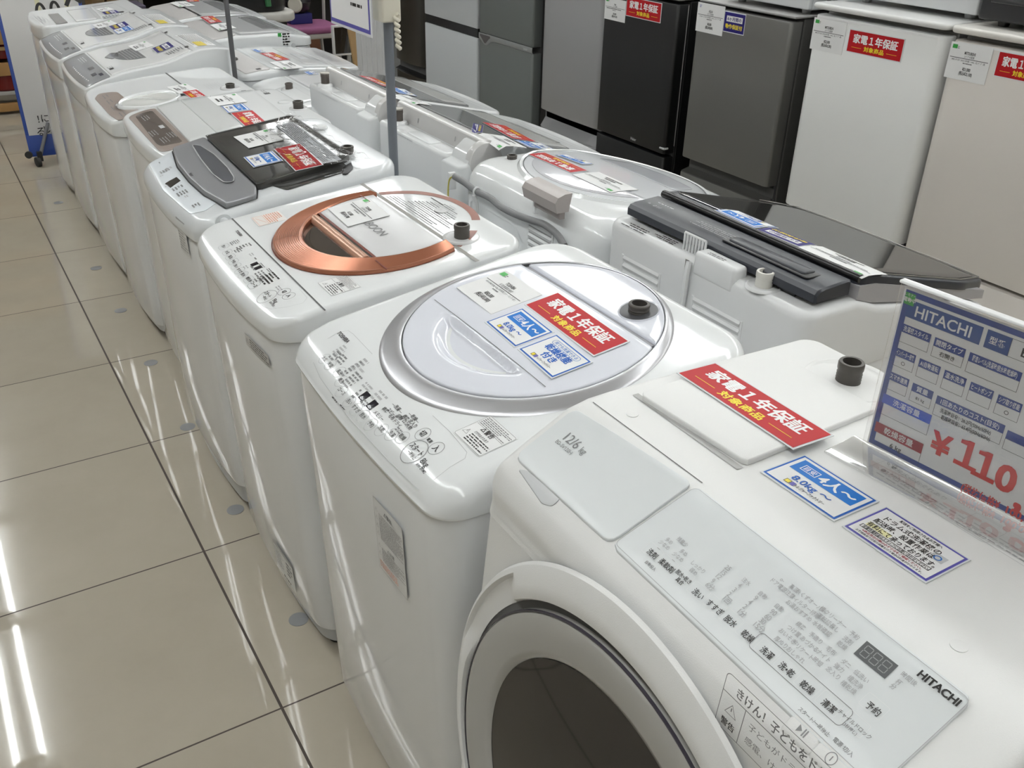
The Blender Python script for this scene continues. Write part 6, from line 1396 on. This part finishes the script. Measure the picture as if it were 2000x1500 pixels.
# A-frame sign board behind the last washer
def sign_board():
    R = thing('sign_board', (.35, 4.6, 0), 'leaning white sign board with blue edges and casters behind the last washer', 'sign board')
    bl, tl = on((58, 300), 1, 4.52), on((30, 0), 1, 4.66); br = on((122, 262), 1, 4.50); tr = on((182, 10), 1, 4.66)
    U = np.array([1, -.06, 0.]); U /= np.linalg.norm(U); V = (tl - bl); V -= U * (V @ U); V /= np.linalg.norm(V); w = .44; h = 1.35
    lean = (tl - bl) / (tl - bl)[2]
    # board drawn in its own plane: left edge bl -> tl
    Vn = (tl - bl) / np.linalg.norm(tl - bl); f = plane_fr(bl + np.array([0, 0, .0]), U, Vn); f.V
    BL = mat('sign_blue', (.02, .06, .30), .4); SW = mat('sign_white', (.62, .61, .60), .4)
    mb = MB(); fbox(mb, f, 0, w, .04, h, -.022, 0, .004, BL); b = mb.build('frame', R)
    mb = MB(); prect(mb, f, .018, w - .018, .08, h - .02, SW, .0012, 2, 2); pn = mb.build('panel', R)
    mb = MB(); k = .0022
    def uvp(px): r = ray(px); t = ((bl - CAM) @ f.N) / (r @ f.N); q = CAM + t * r - bl; return q @ f.U, q @ f.V
    for px in ((79, 19), (107, 15)):
        u, v = uvp(px); pline(mb, f, circ(u, v - .030, .023, 40, ry=.06), .015, BINK, True, k); mb.build('numeral', pn); mb = MB()
    u, v = uvp((140, 0)); pline(mb, f, [(u - .035, v - .03), (u, v + .03), (u + .02, v + .08)], .022, BINK, False, k); pline(mb, f, [(u + .01, v + .02), (u + .05, v - .01)], .03, BINK, False, k); mb.build('lettering', pn); mb = MB()
    for px in ((72, 4), (130, 4)): u, v = uvp(px); prect(mb, f, u - .012, u + .012, v - .16, v + .06, mat('sign_pale_yellow', (.66, .63, .42), .5), k - .0004); mb.build('stripe', pn); mb = MB()
    for px, s, z in (((75, 233), '！', .05), ((88, 231), 'に', .05), ((80, 257), 'る', .055), ((92, 253), 'し', .045)): u, v = uvp(px); text(mb, f, s, u, v, z, BINK, .01, k)
    mb.build('lettering', pn)
    mb = MB(); fbox(mb, f, .0, w, -.02, .10, -.018, .0016, .004, BL); mb.build('skirt', R)
    # rear leg frame, tubes and casters
    c0 = f(.06, -.02, -.01); GT = mat('sign_leg_grey', (.17, .17, .18), .4)
    p = f(.17, .1, .01); q = on((76, 312), 2, .05)
    for (a, bq, nm) in ((f(.13, .16, .006), on((78, 308), 2, .05), 'leg'), (f(.42, .16, -.03), np.array(f(.45, 0, 0)) * [1, 1, 0] + [0, -.05, .05], 'leg')):
        mb = MB(); tube(mb, [a, bq], .010, GT, 10); lg = mb.build(nm, R)
        mb = MB(); lathe(mb, (bq[0] - .014, bq[1], .028), [(.012, -.012), (.028, -.010), (.028, .010), (.012, .012)], RUBBER, 18, ax=(1, .3, 0)); rbox(mb, bq[0] - .012, bq[0] + .016, bq[1] - .010, bq[1] + .012, .03, .085, .003, BLACK); mb.build('caster', lg)
        mb = MB(); lathe(mb, (bq[0] - .05, bq[1] + .05, .060), [(.006, -.008), (.020, -.007), (.020, .007), (.006, .008)], RUBBER, 16, ax=(.4, 1, 0)); mb.build('small_wheel', lg)
sign_board()
# slatted wooden shelf rack on the left with red pots and boxes
def rack():
    R = thing('display_rack', (-.1, 5.95, 0), 'wooden slatted display rack with kitchen pots at the far left', 'rack')
    x0, x1, y = -.75, .62, 5.85
    for px in ((20, 8), (20, 40), (22, 73), (20, 135)):
        z = on(px, 1, y)[2]; mb = MB(); rbox(mb, x0, x1, y, y + .02, z - .042, z + .042, .003, OAK); mb.build('slat', R)
    z = on((22, 212), 1, y)[2]; mb = MB(); rbox(mb, x0, x1, y - .01, y + .03, max(.02, z - .03), z + .035, .003, OAK); mb.build('bottom_rail', R)
    for px in ((20, 180), (20, 92), (22, 56)):
        z = on(px, 1, y)[2]; mb = MB(); rbox(mb, x0, x1, y + .02, y + .42, z - .022, z, .003, mat('rack_board_white', (.42, .41, .39), .5) if px[1] == 180 else PINE); mb.build('shelf', R)
    for x in (x0, x1 - .04): mb = MB(); rbox(mb, x, x + .04, y + .02, y + .46, 0, 1.7, .003, OAK); mb.build('side_post', R)
    mb = MB(); rbox(mb, x0, x1, y + .44, y + .46, .05, 1.7, .002, mat('rack_back', (.20, .13, .06), .6)); mb.build('back_board', R)
    for k in range(3):
        mb = MB(); rbox(mb, x0, x1, y, y + .02, .98 + k * .2, 1.06 + k * .2, .003, OAK); mb.build('slat', R)
rack()
POT = mat('red_enamel', (.16, .008, .008), .15)
def pot(px, y, r, h, label, lidded):
    p = on(px, 1, y); R = thing('cooking_pot', (p[0], y, p[2]), label, 'pot', 'red pots on the wooden rack')
    mb = MB(); lathe(mb, (p[0], y, p[2]), [(r*.82, 0), (r*.95, h*.12), (r, h*.5), (r, h), (r*.94, h)], POT, 28, cap1=True); mb.build('body', R)
    if lidded:
        mb = MB(); lathe(mb, (p[0], y, p[2] + h), [(r*1.02, 0), (r*.9, h*.28), (r*.5, h*.5), (r*.12, h*.58), (r*.001, h*.58)], POT, 28, cap0=True); mb.build('lid', R)
        mb = MB(); lathe(mb, (p[0], y, p[2] + h*1.58), [(r*.08, 0), (r*.16, .012), (r*.14, .022), (.001, .024)], BLACK, 14); mb.build('knob', R)
    mb = MB()
    rbox(mb, p[0] + r*.9, p[0] + r*1.22, y - .03, y + .03, p[2] + h*.7, p[2] + h*.86, .006, BLACK); mb.build('handle', R)
pot((6, 112), 6.02, .13, .10, 'red lidded pot on the upper shelf of the wooden rack', True)
pot((16, 172), 6.02, .15, .14, 'dark red pot on the lowest shelf of the wooden rack', False)
mb = MB(); c = on((20, 120), 1, 5.98); rbox(mb, c[0] - .02, c[0] + .12, 5.9, 6.0, c[2] - .03, c[2] + .05, .006, mat('carton_grey', (.33, .31, .30), .6)); tag(mb.build('carton'), 'pale grey carton beside the red lidded pot on the rack', 'box')
mb = MB(); c = on((20, 22), 1, 5.95); rbox(mb, c[0] - .0, c[0] + .14, 5.9, 6.0, c[2] - .02, c[2] + .03, .004, mat('carton_white', (.55, .53, .50), .6)); tag(mb.build('carton'), 'small white carton between the upper slats of the rack', 'box')
# wooden crates behind the last washer
for (px0, px1, lab) in ((.715, .785, 'brown wooden crate directly behind the last washer, beside the sign board'), (.80, .93, 'brown wooden crate behind the last washer, right one of the pair')):
    a, b = (px0,), (px1,); zt = .95; R = thing('wooden_crate', ((a[0]+b[0])/2, 5.45, 0), lab, 'crate')
    for k in range(6): mb = MB(); rbox(mb, a[0], b[0], 5.3, 5.315, .04 + zt*k/6, .03 + zt*(k+.92)/6, .002, mat('crate_wood', (.17, .105, .045), .6)); mb.build('slat', R)
    for x in (a[0], b[0] - .02): mb = MB(); rbox(mb, x, x + .02, 5.315, 5.6, 0, zt, .002, MATS['crate_wood']); mb.build('side_board', R)
mb = MB(); c = on((266, 16), 1, 5.1); rbox(mb, c[0] - .05, c[0] + .05, 5.05, 5.3, 0, c[2] + .02, .006, mat('carton_dark', (.06, .05, .08), .6)); tag(mb.build('box'), 'small dark box seen between the last washers of both rows', 'box')
# purple chairs
PUR = mat('purple_fabric', (.24, .075, .17), .8, noise=.1, nscale=200); CW = mat('chair_white_metal', (.40, .395, .385), .4)
def chair(px, label, zs=.46, back=True, rot=0):
    p = on(px, 2, zs); R = thing('chair', (p[0], p[1], 0), label, 'chair', 'purple padded chairs'); x, y = p[0], p[1]
    mb = MB(); rbox(mb, x - .22, x + .22, y - .21, y + .21, zs - .05, zs, .022, PUR, rc=.07); mb.build('seat', R)
    mb = MB(); rbox(mb, x - .215, x + .215, y - .205, y + .205, zs - .085, zs - .048, .012, mat('seat_shell_grey', (.33, .31, .29), .5), rc=.07); mb.build('seat_shell', R)
    for sx in (-1, 1):
        for sy in (-1, 1):
            mb = MB(); tube(mb, [(x + sx*.17, y + sy*.16, zs - .08), (x + sx*.21, y + sy*.21, 0)], .012, CW, 10); mb.build('leg', R)
    mb = MB(); rbox(mb, x + .18, x + .225, y - .2, y + .2, zs + .20, zs + .46, .02, PUR, rc=.02); mb.build('backrest', R)
    for sy in (-1, 1): mb = MB(); tube(mb, [(x + .20, y + sy*.15, zs - .06), (x + .215, y + sy*.15, zs + .24)], .012, CW, 10); mb.build('back_post', R)
    return R
chair((598, 46), 'purple chair with a dark helmet-like object on its seat behind the back row')
chair((604, -14), 'purple chair farther back, only its seat front at the picture top', zs=.50)
c = on((585, 45), 2, .46); R = thing('headphone_set', (c[0], c[1], .46), 'black and white round headset standing on a blue box on the purple chair', 'headset')
mb = MB(); rbox(mb, c[0] - .085, c[0] + .085, c[1] - .06, c[1] + .06, .461, .535, .005, mat('box_blue', (.02, .02, .16), .5)); mb.build('blue_base', R)
mb = MB(); lathe(mb, (c[0], c[1], .535), [(.05, 0), (.085, .03), (.10, .08), (.08, .12), (.04, .15), (.001, .155)], BLACK, 24); b = mb.build('shell', R)
mb = MB(); lathe(mb, (c[0] - .05, c[1] - .075, .60), [(.001, .012), (.045, .010), (.055, 0), (.05, -.01)], mat('cream_trim', (.55, .53, .46), .4), 20, ax=(-.5, -.8, .1)); mb.build('trim', R)
mb = MB(); tube(mb, [(c[0], c[1], .68), (c[0] + .01, c[1], .73), (c[0] + .03, c[1], .75)], .012, BLACK, 8); mb.build('knob', R)
# black bag with pale rim at the end of the back row
c = on((500, 8), 1, 5.1); R = thing('bag', (c[0], 5.2, 0), 'black bag with pale rim beyond the end of the back row', 'bag')
mb = MB(); rbox(mb, c[0] - .30, c[0] + .22, 5.05, 5.4, c[2] - .06, c[2] + .32, .05, BLACK, rc=.12); mb.build('body', R)
mb = MB(); rbox(mb, c[0] - .34, c[0] + .27, 5.03, 5.45, c[2] - .115, c[2] - .05, .02, mat('bag_rim_pale', (.50, .49, .46), .5), rc=.12); mb.build('rim', R)
mb = MB(); rbox(mb, c[0] - .28, c[0] + .2, 5.08, 5.4, .0, c[2] - .11, .02, mat('stool_dark', (.03, .027, .025), .6)); mb.build('stand', R)
mb = MB(); tube(mb, [(c[0] + .06, 5.045, c[2] + .1), (c[0] + .065, 5.04, c[2] - .01)], .02, mat('tag_green', (.02, .12, .04), .5), 8); mb.build('green_tag', R)
# dark cabinet, reddish board, mirror, planks
def slab_thing(nm, pxA, pxB, y, th, m, label, cat, z0=None):
    a, b = on(pxA, 1, y), on(pxB, 1, y); mb = MB(); rbox(mb, min(a[0], b[0]), max(a[0], b[0]), y, y + th, max(0, min(a[2], b[2])) if z0 is None else z0, max(a[2], b[2]), .004, m); return tag(mb.build(nm), label, cat)
slab_thing('cabinet', (590, 58), (634, 120), 6.15, .2, mat('red_brown_wood', (.13, .045, .015), .5, noise=.2, nscale=10), 'red-brown wooden cabinet beneath the purple chair', 'cabinet', 0)
R = thing('standing_mirror', (2.2, 4.9, 0), 'black panel in a thin white frame leaning behind the back row', 'framed panel')
a, b = on((652, 54), 1, 4.9), on((690, 103), 1, 4.9); mb = MB(); rbox(mb, a[0], b[0], 4.9, 4.92, b[2], a[2], .003, BLKGLASS); mb.build('black_panel', R)
mb = MB(); t = .012
for x0, x1, z0, z1 in ((a[0]-t, a[0], b[2]-t, a[2]+t), (b[0], b[0]+t, b[2]-t, a[2]+t), (a[0], b[0], a[2], a[2]+t), (a[0], b[0], b[2]-t, b[2])): rbox(mb, x0, x1, 4.895, 4.925, z0, z1, .002, PAPER)
mb.build('frame', R)
for x in (a[0] + .03, b[0] - .03): mb = MB(); rbox(mb, x - .012, x + .012, 4.9, 4.92, 0, b[2], .002, CW); mb.build('leg', R)
for k, (pt, pb) in enumerate((((684, 45), (700, 140)), ((693, 45), (706, 140)), ((703, 50), (714, 140)))):
    p, q = on(pt, 1, 4.72 + k * .03), on(pb, 1, 4.62 + k * .03); r = (p - q) / (p - q)[2]; q = q - r * q[2]; p = p + r * .5
    mb = MB(); d = np.array([.024, 0, 0]); e = np.array([0, .012, 0]); loft(mb, [[c + d + e, c - d + e, c - d - e, c + d - e] for c in (q, p)], PINE, cap0=True, cap1=True)
    tag(mb.build('plank'), ['pale pine plank leaning by the framed black panel', 'pale pine plank leaning between two others', 'pale pine plank leaning against the white grooved panel'][k], 'plank', 'leaning pine planks')
# dark shelving along the back wall
R = thing('dark_shelving', (2.4, 6.6, 0), 'dark shelving in the gloom along the back wall', 'shelving'); DW = mat('dark_shelf', (.025, .022, .02), .6)
mb = MB(); rbox(mb, 1.2, 3.6, 6.75, 6.78, 0, 2.0, .003, DW); mb.build('back_board', R)
for z in (.3, .62, .95, 1.3): mb = MB(); rbox(mb, 1.2, 3.6, 6.35, 6.75, z, z + .02, .003, DW); mb.build('shelf', R)
for x in (1.2, 2.4, 3.57): mb = MB(); rbox(mb, x, x + .03, 6.35, 6.75, 0, 2.0, .003, mat('shelf_post_grey', (.22, .215, .21), .4)); mb.build('post', R)
